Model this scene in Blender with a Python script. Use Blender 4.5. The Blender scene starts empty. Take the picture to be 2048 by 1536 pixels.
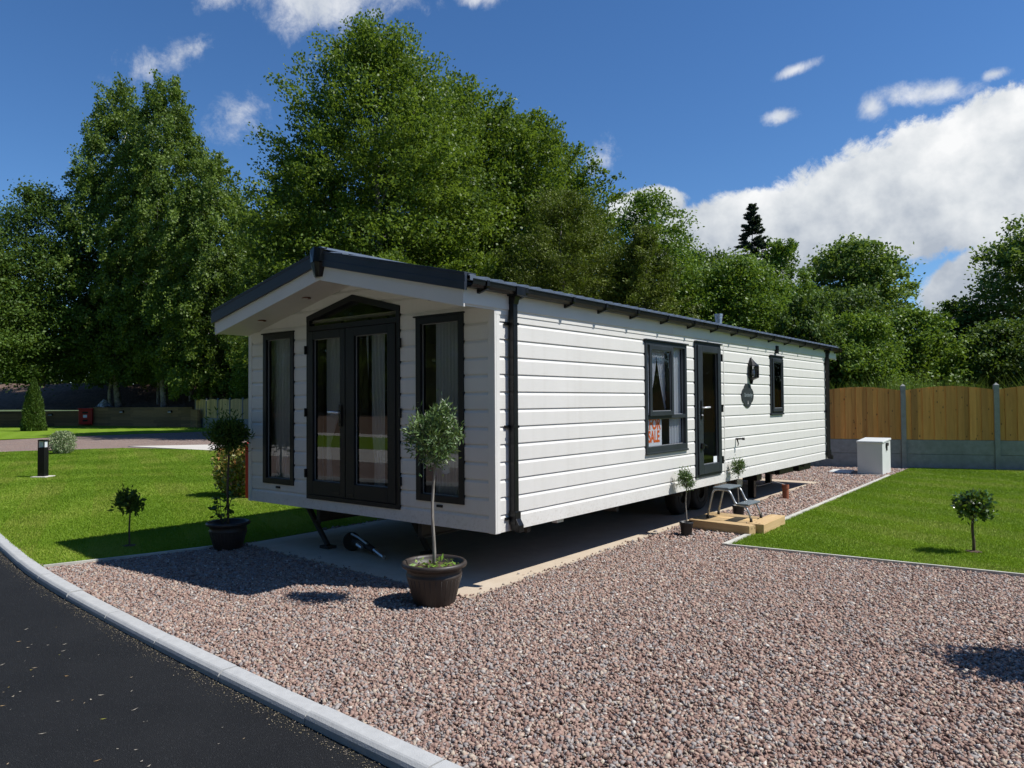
import bpy, math, random
import numpy as np
from mathutils import Vector, Matrix

random.seed(7)
PI = math.pi
sc = bpy.context.scene
C = sc.collection

# ------------------------------------------------------------------ camera
CAM = (3.9842, -4.8072, 1.6019)
ca = Vector((0.78472, 0.61982, -0.006655)); cb = Vector((0.019877, -0.01443, 0.999698)); cc = Vector((-0.619537, 0.784611, 0.023644))
cam = bpy.data.cameras.new('camera'); cam.sensor_width = 36; cam.lens = 1475.75 / 2048 * 36
cam.clip_start = 0.05; cam.clip_end = 3000
co = bpy.data.objects.new('camera', cam); C.objects.link(co); sc.camera = co
M = Matrix((ca, cb, -cc)).transposed().to_4x4(); M.translation = Vector(CAM); co.matrix_world = M
sc.render.resolution_x = 1024; sc.render.resolution_y = 768

# ------------------------------------------------------------------ light
SUN = Vector((0.66, 0.36, 1.0)).normalized()
elev = math.asin(SUN.z); azim = math.atan2(SUN.x, SUN.y)
sl = bpy.data.lights.new('sun', 'SUN'); sl.energy = 5.0; sl.angle = math.radians(0.53); sl.color = (1.0, 0.965, 0.91)
so = bpy.data.objects.new('sun', sl); C.objects.link(so)
so.rotation_euler = SUN.to_track_quat('Z', 'Y').to_euler(); so.location = (20, 10, 30)
sc.view_settings.view_transform = 'Standard'; sc.view_settings.look = 'None'
sc.view_settings.exposure = 0.26; sc.view_settings.gamma = 1.0
sc.cycles.max_bounces = 8; sc.cycles.transparent_max_bounces = 12; sc.cycles.diffuse_bounces = 4


class NT:
    """little node-tree writer"""
    def __init__(s, nt): s.nt = nt
    def n(s, t, **kw):
        nd = s.nt.nodes.new(t)
        for k, v in kw.items(): setattr(nd, k, v)
        return nd
    def l(s, a, b): s.nt.links.new(a, b)
    def val(s, sock, v):
        if isinstance(v, bpy.types.NodeSocket): s.l(v, sock)
        else: sock.default_value = v
    def m(s, op, a, b=0.0, c=0.0, clamp=False):
        nd = s.n('ShaderNodeMath', operation=op, use_clamp=clamp)
        s.val(nd.inputs[0], a); s.val(nd.inputs[1], b)
        if len(nd.inputs) > 2: s.val(nd.inputs[2], c)
        return nd.outputs[0]
    def mix(s, f, a, b, mode='MIX'):
        nd = s.n('ShaderNodeMix', data_type='RGBA', blend_type=mode)
        s.val(nd.inputs[0], f)
        s.val(nd.inputs[6], a if isinstance(a, bpy.types.NodeSocket) else (*a[:3], 1))
        s.val(nd.inputs[7], b if isinstance(b, bpy.types.NodeSocket) else (*b[:3], 1))
        return nd.outputs[2]
    def noise(s, vec, scale, det=4, rough=0.55, dist=0.0):
        nd = s.n('ShaderNodeTexNoise'); nd.inputs['Scale'].default_value = scale
        nd.inputs['Detail'].default_value = det; nd.inputs['Roughness'].default_value = rough
        nd.inputs['Distortion'].default_value = dist
        if vec is not None: s.l(vec, nd.inputs['Vector'])
        return nd.outputs[0]
    def ramp(s, f, stops, interp='LINEAR'):
        nd = s.n('ShaderNodeValToRGB'); nd.color_ramp.interpolation = interp
        el = nd.color_ramp.elements
        while len(el) < len(stops): el.new(0.5)
        for e, (p, c) in zip(el, stops):
            e.position = p; e.color = (*c, 1) if len(c) == 3 else c
        s.val(nd.inputs[0], f); return nd.outputs[0]
    def rng(s, v, a, b, c=0.0, d=1.0, smooth=False):
        nd = s.n('ShaderNodeMapRange'); nd.clamp = True
        if smooth: nd.interpolation_type = 'SMOOTHSTEP'
        s.val(nd.inputs[0], v)
        for i, x in enumerate((a, b, c, d)): nd.inputs[i + 1].default_value = x
        return nd.outputs[0]


# ------------------------------------------------------------------ sky with clouds placed by compass bearing and height
w = bpy.data.worlds.new('World'); sc.world = w; w.use_nodes = True
nt = w.node_tree; nt.nodes.clear(); N = NT(nt)
sky = N.n('ShaderNodeTexSky', sky_type='NISHITA'); sky.sun_disc = False
sky.sun_elevation = elev; sky.sun_rotation = azim
sky.altitude = 600; sky.air_density = 1.0; sky.dust_density = 0.15; sky.ozone_density = 2.6
hs = N.n('ShaderNodeHueSaturation'); hs.inputs['Saturation'].default_value = 1.16; hs.inputs['Value'].default_value = 1.0
N.l(sky.outputs[0], hs.inputs['Color'])
tc = N.n('ShaderNodeTexCoord'); sep = N.n('ShaderNodeSeparateXYZ'); N.l(tc.outputs['Generated'], sep.inputs[0])
X, Y, Z = sep.outputs
az = N.m('MULTIPLY', N.m('ARCTAN2', X, Y), 180 / PI); el = N.m('MULTIPLY', N.m('ARCSINE', Z), 180 / PI)
cmb = N.n('ShaderNodeCombineXYZ'); N.l(az, cmb.inputs[0]); N.l(el, cmb.inputs[1]); ae = cmb.outputs[0]
n1 = N.noise(ae, 0.16, 10, 0.66, 0.5); n2 = N.noise(ae, 0.6, 9, 0.68, 0.35)
fbm = N.m('ADD', N.m('MULTIPLY', N.m('SUBTRACT', n1, 0.5), 1.7), N.m('MULTIPLY', N.m('SUBTRACT', n2, 0.5), 0.9))
def blob(a0, e0, ra, re, tilt=0.0, k=1.0, soft=1.0):
    da = N.m('SUBTRACT', az, a0); de = N.m('SUBTRACT', el, e0)
    ct, st = math.cos(tilt), math.sin(tilt)
    u = N.m('ADD', N.m('MULTIPLY', da, ct / ra), N.m('MULTIPLY', de, st / ra))
    v = N.m('ADD', N.m('MULTIPLY', da, -st / re), N.m('MULTIPLY', de, ct / re))
    r = N.m('SQRT', N.m('ADD', N.m('MULTIPLY', u, u), N.m('MULTIPLY', v, v)))
    return N.m('MULTIPLY', N.m('SUBTRACT', 1.0, r), k)
big = [blob(-4, 14.3, 19, 5.2, 0.12), blob(-19, 11.6, 11, 4.0, 0.05), blob(4, 15.6, 8, 4.0), blob(-28, 14.6, 3.6, 1.5, 0.1, 0.8),
       blob(-5.2, 7.6, 4.5, 3.0, 0.35), blob(14, 9, 14, 5)]
thin = [blob(-53, 31.0, 11, 5.0, 0, 1.15), blob(-8.3, 19.9, 3.0, 0.9, -0.1, 0.75), blob(-18, 20.0, 1.7, 0.7, 0, 0.8), blob(-17, 22.8, 2.2, 0.55, 0.2, 0.8), blob(-4.7, 20.3, 1.0, 0.4, 0, 0.6),
        blob(-12, 19.7, 1.0, 0.9, 0.8, 0.6), blob(-31.5, 18.0, 1.6, 1.5, 0.9, 0.55), blob(-58.5, 20.4, 2.8, 1.8, 0.8, 0.42), blob(-62, 24, 4, 1.2, 0.5, 0.36), blob(-41, 29.2, 2.6, 0.8, 0, 0.6), blob(-60, 27.5, 3, 1.2, 0.3, .5)]
def vmax(l):
    o = l[0]
    for x in l[1:]: o = N.m('MAXIMUM', o, x)
    return o
mb = vmax(big); mt = vmax(thin)
fb = N.rng(N.m('ADD', N.m('MULTIPLY', mb, 2.2), fbm), 0.02, 0.40, 0, 1, True)
ft = N.rng(N.m('ADD', N.m('MULTIPLY', mt, 1.3), N.m('MULTIPLY', fbm, 1.25)), 0.0, 0.95, 0, 0.8, True)
cov = N.m('MAXIMUM', fb, ft)
cov = N.m('MULTIPLY', cov, N.rng(el, 0.0, 3.0))
# cloud body colour: white tops, greyer bellies, billowing by noise
sh = N.noise(ae, 0.22, 5, 0.55); lo = N.m('ADD', N.m('MINIMUM', N.m('MULTIPLY', N.m('SUBTRACT', el, 15.5), 0.045), 0.16), N.m('MULTIPLY', N.m('SUBTRACT', sh, 0.5), 1.7))
ccol = N.ramp(N.m('ADD', lo, 0.52, clamp=True), [(0.12, (0.50, 0.56, 0.65)), (0.5, (0.83, 0.87, 0.91)), (0.8, (1.08, 1.09, 1.1))])
bg1 = N.n('ShaderNodeBackground'); N.l(N.mix(1.0, hs.outputs[0], (0.73, 0.88, 1.04), 'MULTIPLY'), bg1.inputs[0]); bg1.inputs[1].default_value = 0.10
bg2 = N.n('ShaderNodeBackground'); N.l(ccol, bg2.inputs[0]); bg2.inputs[1].default_value = 0.74
mx = N.n('ShaderNodeMixShader'); N.l(cov, mx.inputs[0]); N.l(bg1.outputs[0], mx.inputs[1]); N.l(bg2.outputs[0], mx.inputs[2])
wo = N.n('ShaderNodeOutputWorld'); N.l(mx.outputs[0], wo.inputs[0])


# ------------------------------------------------------------------ materials
MATS = {}
def mat(name, col, rough=0.6, metal=0.0, spec=0.5, var=0.0, vscale=8.0, bump=0.0, bscale=40.0, fn=None, coat=0.0):
    m = bpy.data.materials.new(name); m.use_nodes = True
    nt = m.node_tree; b = nt.nodes['Principled BSDF']; n = NT(nt)
    b.inputs['Roughness'].default_value = rough; b.inputs['Metallic'].default_value = metal
    b.inputs['Specular IOR Level'].default_value = spec; b.inputs['Coat Weight'].default_value = coat
    tcn = n.n('ShaderNodeTexCoord'); P = tcn.outputs['Object']
    if fn: c = fn(n, P, b)
    else: c = None
    if c is None: c = (*col, 1)
    if var > 0:
        f = n.noise(P, vscale, 5, 0.6)
        c1 = tuple(max(0, x * (1 - var)) for x in col); c2 = tuple(min(1, x * (1 + var)) for x in col)
        c = n.mix(n.rng(f, 0.3, 0.7), c1, c2)
        n.l(n.rng(f, 0.3, 0.7, rough - 0.06, rough + 0.08), b.inputs['Roughness'])
    n.val(b.inputs['Base Color'], c)
    if bump > 0:
        bp = n.n('ShaderNodeBump'); bp.inputs['Strength'].default_value = bump; bp.inputs['Distance'].default_value = 0.01
        n.l(n.noise(P, bscale, 4, 0.6), bp.inputs['Height']); n.l(bp.outputs[0], b.inputs['Normal'])
    MATS[name] = m; return m

def siding_fn(n, P, b):
    # embossed wood-grain plastic cladding with faint dirt
    mp = n.n('ShaderNodeMapping'); mp.inputs['Scale'].default_value = (1.5, 1.5, 60); n.l(P, mp.inputs[0])
    g = n.noise(mp.outputs[0], 2.2, 4, 0.6); d = n.noise(P, 1.7, 5, 0.65)
    bp = n.n('ShaderNodeBump'); bp.inputs['Strength'].default_value = 0.18; bp.inputs['Distance'].default_value = 0.004
    n.l(g, bp.inputs['Height']); n.l(bp.outputs[0], b.inputs['Normal'])
    ms = n.n('ShaderNodeMapping'); ms.inputs['Scale'].default_value = (9, 9, 0.35); n.l(P, ms.inputs[0])
    st = n.noise(ms.outputs[0], 1.0, 5, 0.6); s3 = n.n('ShaderNodeSeparateXYZ'); n.l(P, s3.inputs[0])
    c = n.mix(n.rng(d, 0.3, 0.75), (0.63, 0.62, 0.585), (0.68, 0.67, 0.635))
    c = n.mix(n.rng(st, 0.52, 0.72, 0.0, 0.22), c, (0.50, 0.48, 0.43))
    sp_ = n.noise(P, 45, 3, 0.7); low = n.rng(s3.outputs[2], 0.49, 0.78, 1.0, 0.0, True)
    return n.mix(n.m('MULTIPLY', low, n.rng(sp_, 0.52, 0.66, 0.0, 0.35)), c, (0.36, 0.31, 0.25))
M_side = mat('cream_cladding', (0.8,) * 3, 0.5, fn=siding_fn)
M_trim = mat('cream_trim', (0.66, 0.65, 0.61), 0.5, var=0.04, vscale=3, bump=0.08, bscale=60)
M_soff = mat('cream_soffit', (0.62, 0.60, 0.55), 0.6, var=0.05, vscale=4)
M_dark = mat('shaded_grey_frame', (0.0075, 0.009, 0.0105), 0.42, spec=0.3, var=0.12, vscale=6)  # frames on the shaded front wall, with the shade put into the grey
M_darkside = mat('sunlit_grey_frame', (0.022, 0.028, 0.033), 0.42, spec=0.4, var=0.12, vscale=6)  # the same frame grey, kept lighter for the sunlit wall
M_gut = mat('black_gutter_plastic', (0.005, 0.0055, 0.0065), 0.32, spec=0.35, var=0.2, vscale=10)
M_bead = mat('pale_glazing_bead', (0.25, 0.26, 0.27), 0.5)
M_int = mat('interior_panel', (0.30, 0.27, 0.22), 0.8, var=0.06)
M_floor = mat('interior_floor', (0.16, 0.12, 0.09), 0.7, var=0.2)
M_handle = mat('white_metal_handle', (0.75, 0.76, 0.78), 0.28, metal=0.3)
M_chas = mat('chassis_steel', (0.03, 0.028, 0.026), 0.6, var=0.4, vscale=12)
M_galv = mat('galvanised_steel', (0.55, 0.56, 0.58), 0.35, metal=0.9, var=0.2, vscale=20)
M_rub = mat('black_rubber', (0.012, 0.012, 0.012), 0.8)
M_sofa = mat('sofa_fabric', (0.16, 0.13, 0.11), 0.9, var=0.2)

def roof_fn(n, P, b):
    v = n.noise(P, 5, 5, 0.6)
    sp = n.noise(P, 260, 2, 0.6)
    bp = n.n('ShaderNodeBump'); bp.inputs['Strength'].default_value = 0.5; bp.inputs['Distance'].default_value = 0.003
    n.l(sp, bp.inputs['Height']); n.l(bp.outputs[0], b.inputs['Normal'])
    return n.mix(n.rng(v, 0.3, 0.7), (0.075, 0.098, 0.132), (0.105, 0.132, 0.172))
M_roof = mat('slate_blue_roof', (0.07,) * 3, 0.42, fn=roof_fn)
M_verge = mat('slate_blue_trim', (0.017, 0.024, 0.038), 0.42, var=0.15, vscale=5)

def glass(name, tint, boost, rough=0.0):
    m = bpy.data.materials.new(name); m.use_nodes = True; nt = m.node_tree; nt.nodes.clear(); n = NT(nt)
    tr = n.n('ShaderNodeBsdfTransparent'); tr.inputs[0].default_value = (*tint, 1)
    gl = n.n('ShaderNodeBsdfGlossy'); gl.inputs['Roughness'].default_value = rough
    tcn = n.n('ShaderNodeTexCoord')
    bp = n.n('ShaderNodeBump'); bp.inputs['Strength'].default_value = 0.02; bp.inputs['Distance'].default_value = 0.02
    n.l(n.noise(tcn.outputs['Object'], 1.6, 1, 0.5), bp.inputs['Height']); n.l(bp.outputs[0], gl.inputs['Normal'])
    lw = n.n('ShaderNodeFresnel'); lw.inputs[0].default_value = 1.5
    f = n.m('MULTIPLY', lw.outputs[0], boost, clamp=True)
    mxn = n.n('ShaderNodeMixShader'); n.l(f, mxn.inputs[0]); n.l(tr.outputs[0], mxn.inputs[1]); n.l(gl.outputs[0], mxn.inputs[2])
    o = n.n('ShaderNodeOutputMaterial'); n.l(mxn.outputs[0], o.inputs[0]); MATS[name] = m; return m
M_glass = glass('double_glazing', (0.94, 0.96, 0.96), 1.6)
M_glass2 = glass('side_glazing', (0.96, 0.97, 0.97), 0.62)
M_lampglass = glass('lamp_glass', (0.75, 0.75, 0.78), 1.5)

def curtain_mat():
    m = bpy.data.materials.new('sheer_curtain'); m.use_nodes = True; nt = m.node_tree; nt.nodes.clear(); n = NT(nt)
    d = n.n('ShaderNodeBsdfDiffuse'); d.inputs[0].default_value = (0.80, 0.83, 0.90, 1)
    t = n.n('ShaderNodeBsdfTranslucent'); t.inputs[0].default_value = (0.74, 0.79, 0.90, 1)
    tr = n.n('ShaderNodeBsdfTransparent')
    a = n.n('ShaderNodeMixShader'); a.inputs[0].default_value = 0.35; n.l(d.outputs[0], a.inputs[1]); n.l(t.outputs[0], a.inputs[2])
    c = n.n('ShaderNodeMixShader'); c.inputs[0].default_value = 0.08; n.l(a.outputs[0], c.inputs[1]); n.l(tr.outputs[0], c.inputs[2])
    o = n.n('ShaderNodeOutputMaterial'); n.l(c.outputs[0], o.inputs[0]); return m
M_curt = curtain_mat()

STONES = [(0.0, (0.27, 0.178, 0.148)), (0.16, (0.345, 0.240, 0.195)), (0.30, (0.275, 0.245, 0.235)), (0.44, (0.385, 0.280, 0.225)),
          (0.57, (0.20, 0.130, 0.110)), (0.65, (0.335, 0.305, 0.285)), (0.78, (0.31, 0.212, 0.175)), (0.90, (0.42, 0.35, 0.28)), (0.98, (0.54, 0.50, 0.45))]
def gravel_fn(n, P, b):
    v = n.n('ShaderNodeTexVoronoi'); v.inputs['Scale'].default_value = 62; n.l(P, v.inputs['Vector'])
    c = n.ramp(n.m('FRACT', n.m('MULTIPLY', v.outputs['Color'], 3.7)), STONES, 'CONSTANT')
    ed = n.rng(v.outputs['Distance'], 0.35, 0.75, 1.0, 0.35)
    bp = n.n('ShaderNodeBump'); bp.inputs['Strength'].default_value = 1.0; bp.inputs['Distance'].default_value = 0.012
    n.l(n.m('SUBTRACT', 1.0, v.outputs['Distance']), bp.inputs['Height']); n.l(bp.outputs[0], b.inputs['Normal'])
    big = n.noise(P, 0.8, 4, 0.6)
    return n.mix(1.0, n.mix(n.m('MULTIPLY', n.m('SUBTRACT', 1.0, ed), 0.8), c, (0.07, 0.05, 0.045)), n.ramp(big, [(0.3, (0.84, 0.84, 0.86)), (0.7, (1.0, 0.98, 0.96))]), 'MULTIPLY')
M_gravel = mat('pink_gravel', (0.4,) * 3, 0.9, fn=gravel_fn, spec=0.08)

def attr_mat(name, stops, rough=0.7, transl=0.0, spec=0.3, interp='LINEAR', tcol=(0.26, 0.38, 0.03)):
    m = bpy.data.materials.new(name); m.use_nodes = True; nt = m.node_tree; b = nt.nodes['Principled BSDF']; n = NT(nt)
    at = n.n('ShaderNodeAttribute'); at.attribute_name = 'tint'
    c = n.ramp(at.outputs['Fac'], stops, interp); n.l(c, b.inputs['Base Color'])
    b.inputs['Roughness'].default_value = rough; b.inputs['Specular IOR Level'].default_value = spec
    if transl > 0:
        t = n.n('ShaderNodeBsdfTranslucent'); n.l(n.mix(0.55, c, tcol), t.inputs[0])
        o = nt.nodes['Material Output']; x = n.n('ShaderNodeMixShader'); x.inputs[0].default_value = transl
        n.l(b.outputs[0], x.inputs[1]); n.l(t.outputs[0], x.inputs[2]); n.l(x.outputs[0], o.inputs[0])
    MATS[name] = m; return m
M_stone = attr_mat('gravel_stone', STONES, 0.9, spec=0.08, interp='CONSTANT')
M_beech = attr_mat('beech_leaf', [(0, (0.045, 0.082, 0.008)), (0.5, (0.085, 0.145, 0.013)), (1, (0.16, 0.225, 0.024))], 0.5, 0.34, 0.3)
M_birch = attr_mat('birch_leaf', [(0, (0.056, 0.096, 0.014)), (0.5, (0.102, 0.165, 0.024)), (1, (0.175, 0.25, 0.044))], 0.5, 0.34, 0.3)
M_ash = attr_mat('fresh_leaf', [(0, (0.055, 0.110, 0.010)), (0.5, (0.100, 0.185, 0.018)), (1, (0.17, 0.26, 0.035))], 0.5, 0.3, 0.3)
M_yew = attr_mat('olive_needle', [(0, (0.048, 0.066, 0.006)), (0.5, (0.088, 0.118, 0.010)), (1, (0.150, 0.180, 0.020))], 0.6, 0.18, 0.3)
M_fir = attr_mat('fir_needle', [(0, (0.012, 0.026, 0.018)), (0.5, (0.022, 0.044, 0.030)), (1, (0.042, 0.074, 0.048))], 0.6, 0.1, 0.3)
M_pop = attr_mat('poplar_leaf', [(0, (0.065, 0.12, 0.020)), (0.5, (0.12, 0.19, 0.034)), (1, (0.19, 0.27, 0.06))], 0.5, 0.3, 0.3)
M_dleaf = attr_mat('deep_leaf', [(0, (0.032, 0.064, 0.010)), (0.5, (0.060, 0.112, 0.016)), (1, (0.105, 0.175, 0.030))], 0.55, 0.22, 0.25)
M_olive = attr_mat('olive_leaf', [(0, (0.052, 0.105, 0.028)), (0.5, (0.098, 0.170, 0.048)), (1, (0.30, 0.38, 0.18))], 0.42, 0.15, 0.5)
M_bay = attr_mat('bay_leaf', [(0, (0.022, 0.058, 0.011)), (0.5, (0.042, 0.100, 0.017)), (1, (0.09, 0.20, 0.032))], 0.32, 0.22, 0.6)
M_pale = attr_mat('variegated_leaf', [(0, (0.12, 0.19, 0.07)), (0.5, (0.28, 0.34, 0.18)), (1, (0.48, 0.50, 0.34))], 0.55, 0.2, 0.4)
M_phot = attr_mat('red_tipped_leaf', [(0, (0.08, 0.14, 0.02)), (0.45, (0.22, 0.25, 0.05)), (0.7, (0.45, 0.30, 0.12)), (1, (0.60, 0.18, 0.08))], 0.35, 0.2, 0.55)
M_con = attr_mat('conifer_leaf', [(0, (0.030, 0.062, 0.008)), (0.5, (0.055, 0.105, 0.014)), (1, (0.095, 0.155, 0.024))], 0.6, 0.15, 0.3)
M_weed = attr_mat('weed_leaf', [(0, (0.10, 0.20, 0.02)), (0.5, (0.17, 0.30, 0.04)), (1, (0.30, 0.42, 0.09))], 0.5, 0.25, 0.4)
M_grass = attr_mat('grass_blade', [(0, (0.120, 0.215, 0.010)), (0.5, (0.182, 0.290, 0.018)), (1, (0.31, 0.36, 0.06))], 0.6, 0.3, 0.25)
M_wild = attr_mat('wild_grass', [(0, (0.06, 0.11, 0.015)), (0.5, (0.11, 0.17, 0.025)), (1, (0.20, 0.24, 0.05))], 0.7, 0.25, 0.25)

def bark_fn(c1, c2, sx=14):
    def fn(n, P, b):
        mp = n.n('ShaderNodeMapping'); mp.inputs['Scale'].default_value = (sx, sx, 2.5); n.l(P, mp.inputs[0])
        f = n.noise(mp.outputs[0], 1.6, 6, 0.65)
        bp = n.n('ShaderNodeBump'); bp.inputs['Strength'].default_value = 0.6; bp.inputs['Distance'].default_value = 0.02
        n.l(f, bp.inputs['Height']); n.l(bp.outputs[0], b.inputs['Normal'])
        return n.mix(n.rng(f, 0.35, 0.65), c1, c2)
    return fn
M_bark = mat('grey_bark', (0.1,) * 3, 0.85, fn=bark_fn((0.09, 0.082, 0.07), (0.26, 0.245, 0.215)))
M_birchbark = mat('white_birch_bark', (0.1,) * 3, 0.7, fn=bark_fn((0.10, 0.09, 0.08), (0.52, 0.50, 0.47), 3))
M_stem = mat('slim_stem_bark', (0.1,) * 3, 0.8, fn=bark_fn((0.13, 0.115, 0.09), (0.34, 0.32, 0.28), 60))
M_stemd = mat('brown_stem_bark', (0.1,) * 3, 0.8, fn=bark_fn((0.05, 0.035, 0.02), (0.14, 0.10, 0.06), 60))

def lawn_fn(n, P, b):
    s = n.n('ShaderNodeSeparateXYZ'); n.l(P, s.inputs[0])
    a = n.noise(P, 0.9, 5, 0.6); f = n.noise(P, 55, 4, 0.7)
    # mowing passes, the light and dark of leaning blades put into the colour
    wv = n.m('SINE', n.m('MULTIPLY', n.m('ADD', n.m('MULTIPLY', s.outputs[0], 0.42), n.m('ADD', s.outputs[1], n.m('MULTIPLY', a, 0.4))), 2 * PI / 1.1))
    c = n.mix(n.rng(wv, -0.5, 0.5, 0.0, 1.0), (0.160, 0.262, 0.016), (0.182, 0.290, 0.022))
    c = n.mix(n.rng(a, 0.55, 0.75, 0, 0.55), c, (0.20, 0.235, 0.05))
    c = n.mix(n.rng(f, 0.25, 0.75, 0.45, 0.0), c, (0.035, 0.075, 0.006))
    bp = n.n('ShaderNodeBump'); bp.inputs['Strength'].default_value = 0.5; bp.inputs['Distance'].default_value = 0.015
    n.l(f, bp.inputs['Height']); n.l(bp.outputs[0], b.inputs['Normal'])
    return c
M_lawn = mat('mown_lawn', (0.1,) * 3, 0.85, fn=lawn_fn, spec=0.15)

def asphalt_fn(n, P, b):
    f = n.noise(P, 170, 3, 0.7); g = n.noise(P, 1.3, 5, 0.6)
    v = n.n('ShaderNodeTexVoronoi'); v.inputs['Scale'].default_value = 150; n.l(P, v.inputs['Vector'])
    bp = n.n('ShaderNodeBump'); bp.inputs['Strength'].default_value = 0.9; bp.inputs['Distance'].default_value = 0.006
    n.l(n.m('ADD', n.m('MULTIPLY', v.outputs['Distance'], -1.0), f), bp.inputs['Height']); n.l(bp.outputs[0], b.inputs['Normal'])
    c = n.mix(n.rng(g, 0.3, 0.7), (0.0085, 0.0092, 0.0105), (0.0145, 0.0152, 0.0165))
    return n.mix(n.rng(f, 0.60, 0.72, 0, 0.75), c, (0.11, 0.115, 0.12))
M_road = mat('fresh_asphalt', (0.02,) * 3, 0.8, fn=asphalt_fn, spec=0.2)

def conc_fn(c1, c2, sc_=6.0, st=(0.5, 0.5, 0.5), bumpd=0.003):
    def fn(n, P, b):
        f = n.noise(P, sc_, 6, 0.65); g = n.noise(P, 0.7, 4, 0.6); h = n.noise(P, 120, 3, 0.6)
        bp = n.n('ShaderNodeBump'); bp.inputs['Strength'].default_value = 0.5; bp.inputs['Distance'].default_value = bumpd
        n.l(n.m('ADD', h, f), bp.inputs['Height']); n.l(bp.outputs[0], b.inputs['Normal'])
        c = n.mix(n.rng(f, 0.3, 0.7), c1, c2)
        return n.mix(n.rng(g, 0.52, 0.72, 0, 0.45), c, st)
    return fn
M_slab = mat('warm_concrete', (0.4,) * 3, 0.9, spec=0.15, fn=conc_fn((0.46, 0.38, 0.29), (0.54, 0.46, 0.36), 5, (0.40, 0.31, 0.22)))
M_slab2 = mat('pale_concrete', (0.5,) * 3, 0.85, fn=conc_fn((0.50, 0.47, 0.42), (0.58, 0.55, 0.50), 3, (0.44, 0.41, 0.37)))
M_kerb = mat('kerb_concrete', (0.3,) * 3, 0.85, fn=conc_fn((0.37, 0.375, 0.37), (0.45, 0.455, 0.445), 14, (0.32, 0.325, 0.315)))
M_post = mat('grey_concrete', (0.3,) * 3, 0.9, fn=conc_fn((0.22, 0.225, 0.21), (0.31, 0.315, 0.30), 9, (0.17, 0.18, 0.16)))
M_edge = mat('grey_edging', (0.46, 0.45, 0.40), 0.85, var=0.2, vscale=4, bump=0.2)

def wood_fn(c1, c2, ax=2, knots=True, sc_=1.0, board=None):
    def fn(n, P, b):
        s = [28 * sc_] * 3; s[ax] = 1.6 * sc_
        mp = n.n('ShaderNodeMapping'); mp.inputs['Scale'].default_value = s; n.l(P, mp.inputs[0])
        f = n.noise(mp.outputs[0], 1.0, 5, 0.6, 0.6)
        oi = n.n('ShaderNodeAttribute'); oi.attribute_name = 'tint'
        bp = n.n('ShaderNodeBump'); bp.inputs['Strength'].default_value = 0.35; bp.inputs['Distance'].default_value = 0.004
        n.l(f, bp.inputs['Height']); n.l(bp.outputs[0], b.inputs['Normal'])
        c = n.mix(n.rng(f, 0.3, 0.7), c1, c2)
        c = n.mix(1.0, c, n.ramp(oi.outputs['Fac'], [(0, (0.60, 0.58, 0.58)), (1, (1.16, 1.08, 1.0))]), 'MULTIPLY')
        if knots:
            v = n.n('ShaderNodeTexVoronoi'); v.inputs['Scale'].default_value = 1.0
            k = [9.0] * 3; k[ax] = 5.0
            m2 = n.n('ShaderNodeMapping'); m2.inputs['Scale'].default_value = k; n.l(P, m2.inputs[0]); n.l(m2.outputs[0], v.inputs['Vector'])
            c = n.mix(n.rng(v.outputs['Distance'], 0.08, 0.16, 0.75, 0.0), c, (0.07, 0.035, 0.015))
        return c
    return fn
M_fence = mat('treated_fence_board', (0.3,) * 3, 0.8, fn=wood_fn((0.58, 0.275, 0.065), (0.76, 0.40, 0.11)))
M_fencel = mat('pale_fence_board', (0.3,) * 3, 0.8, fn=wood_fn((0.56, 0.41, 0.17), (0.70, 0.55, 0.26)))
M_sleep = mat('new_sleeper_timber', (0.3,) * 3, 0.75, fn=wood_fn((0.50, 0.35, 0.16), (0.64, 0.48, 0.26), 0, True, 0.8))
M_sleep2 = mat('weathered_sleeper_timber', (0.3,) * 3, 0.85, fn=wood_fn((0.20, 0.130, 0.058), (0.30, 0.20, 0.095), 0, True, 0.4))

def soil_fn(n, P, b):
    f = n.noise(P, 3.5, 6, 0.7); g = n.noise(P, 26, 4, 0.7)
    bp = n.n('ShaderNodeBump'); bp.inputs['Strength'].default_value = 0.8; bp.inputs['Distance'].default_value = 0.15
    n.l(n.m('ADD', f, n.m('MULTIPLY', g, 0.3)), bp.inputs['Height']); n.l(bp.outputs[0], b.inputs['Normal'])
    return n.mix(n.rng(n.m('MULTIPLY', n.m('ADD', f, g), 0.5), 0.35, 0.62), (0.055, 0.036, 0.025), (0.21, 0.135, 0.095))
M_soil = mat('bark_mulch_soil', (0.1,) * 3, 0.95, fn=soil_fn)
M_wildg = mat('rough_ground', (0.1,) * 3, 0.95, fn=lambda n, P, b: n.mix(n.rng(n.noise(P, 0.8, 6, 0.7), 0.35, 0.65), (0.035, 0.06, 0.012), (0.10, 0.13, 0.03)))


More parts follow.
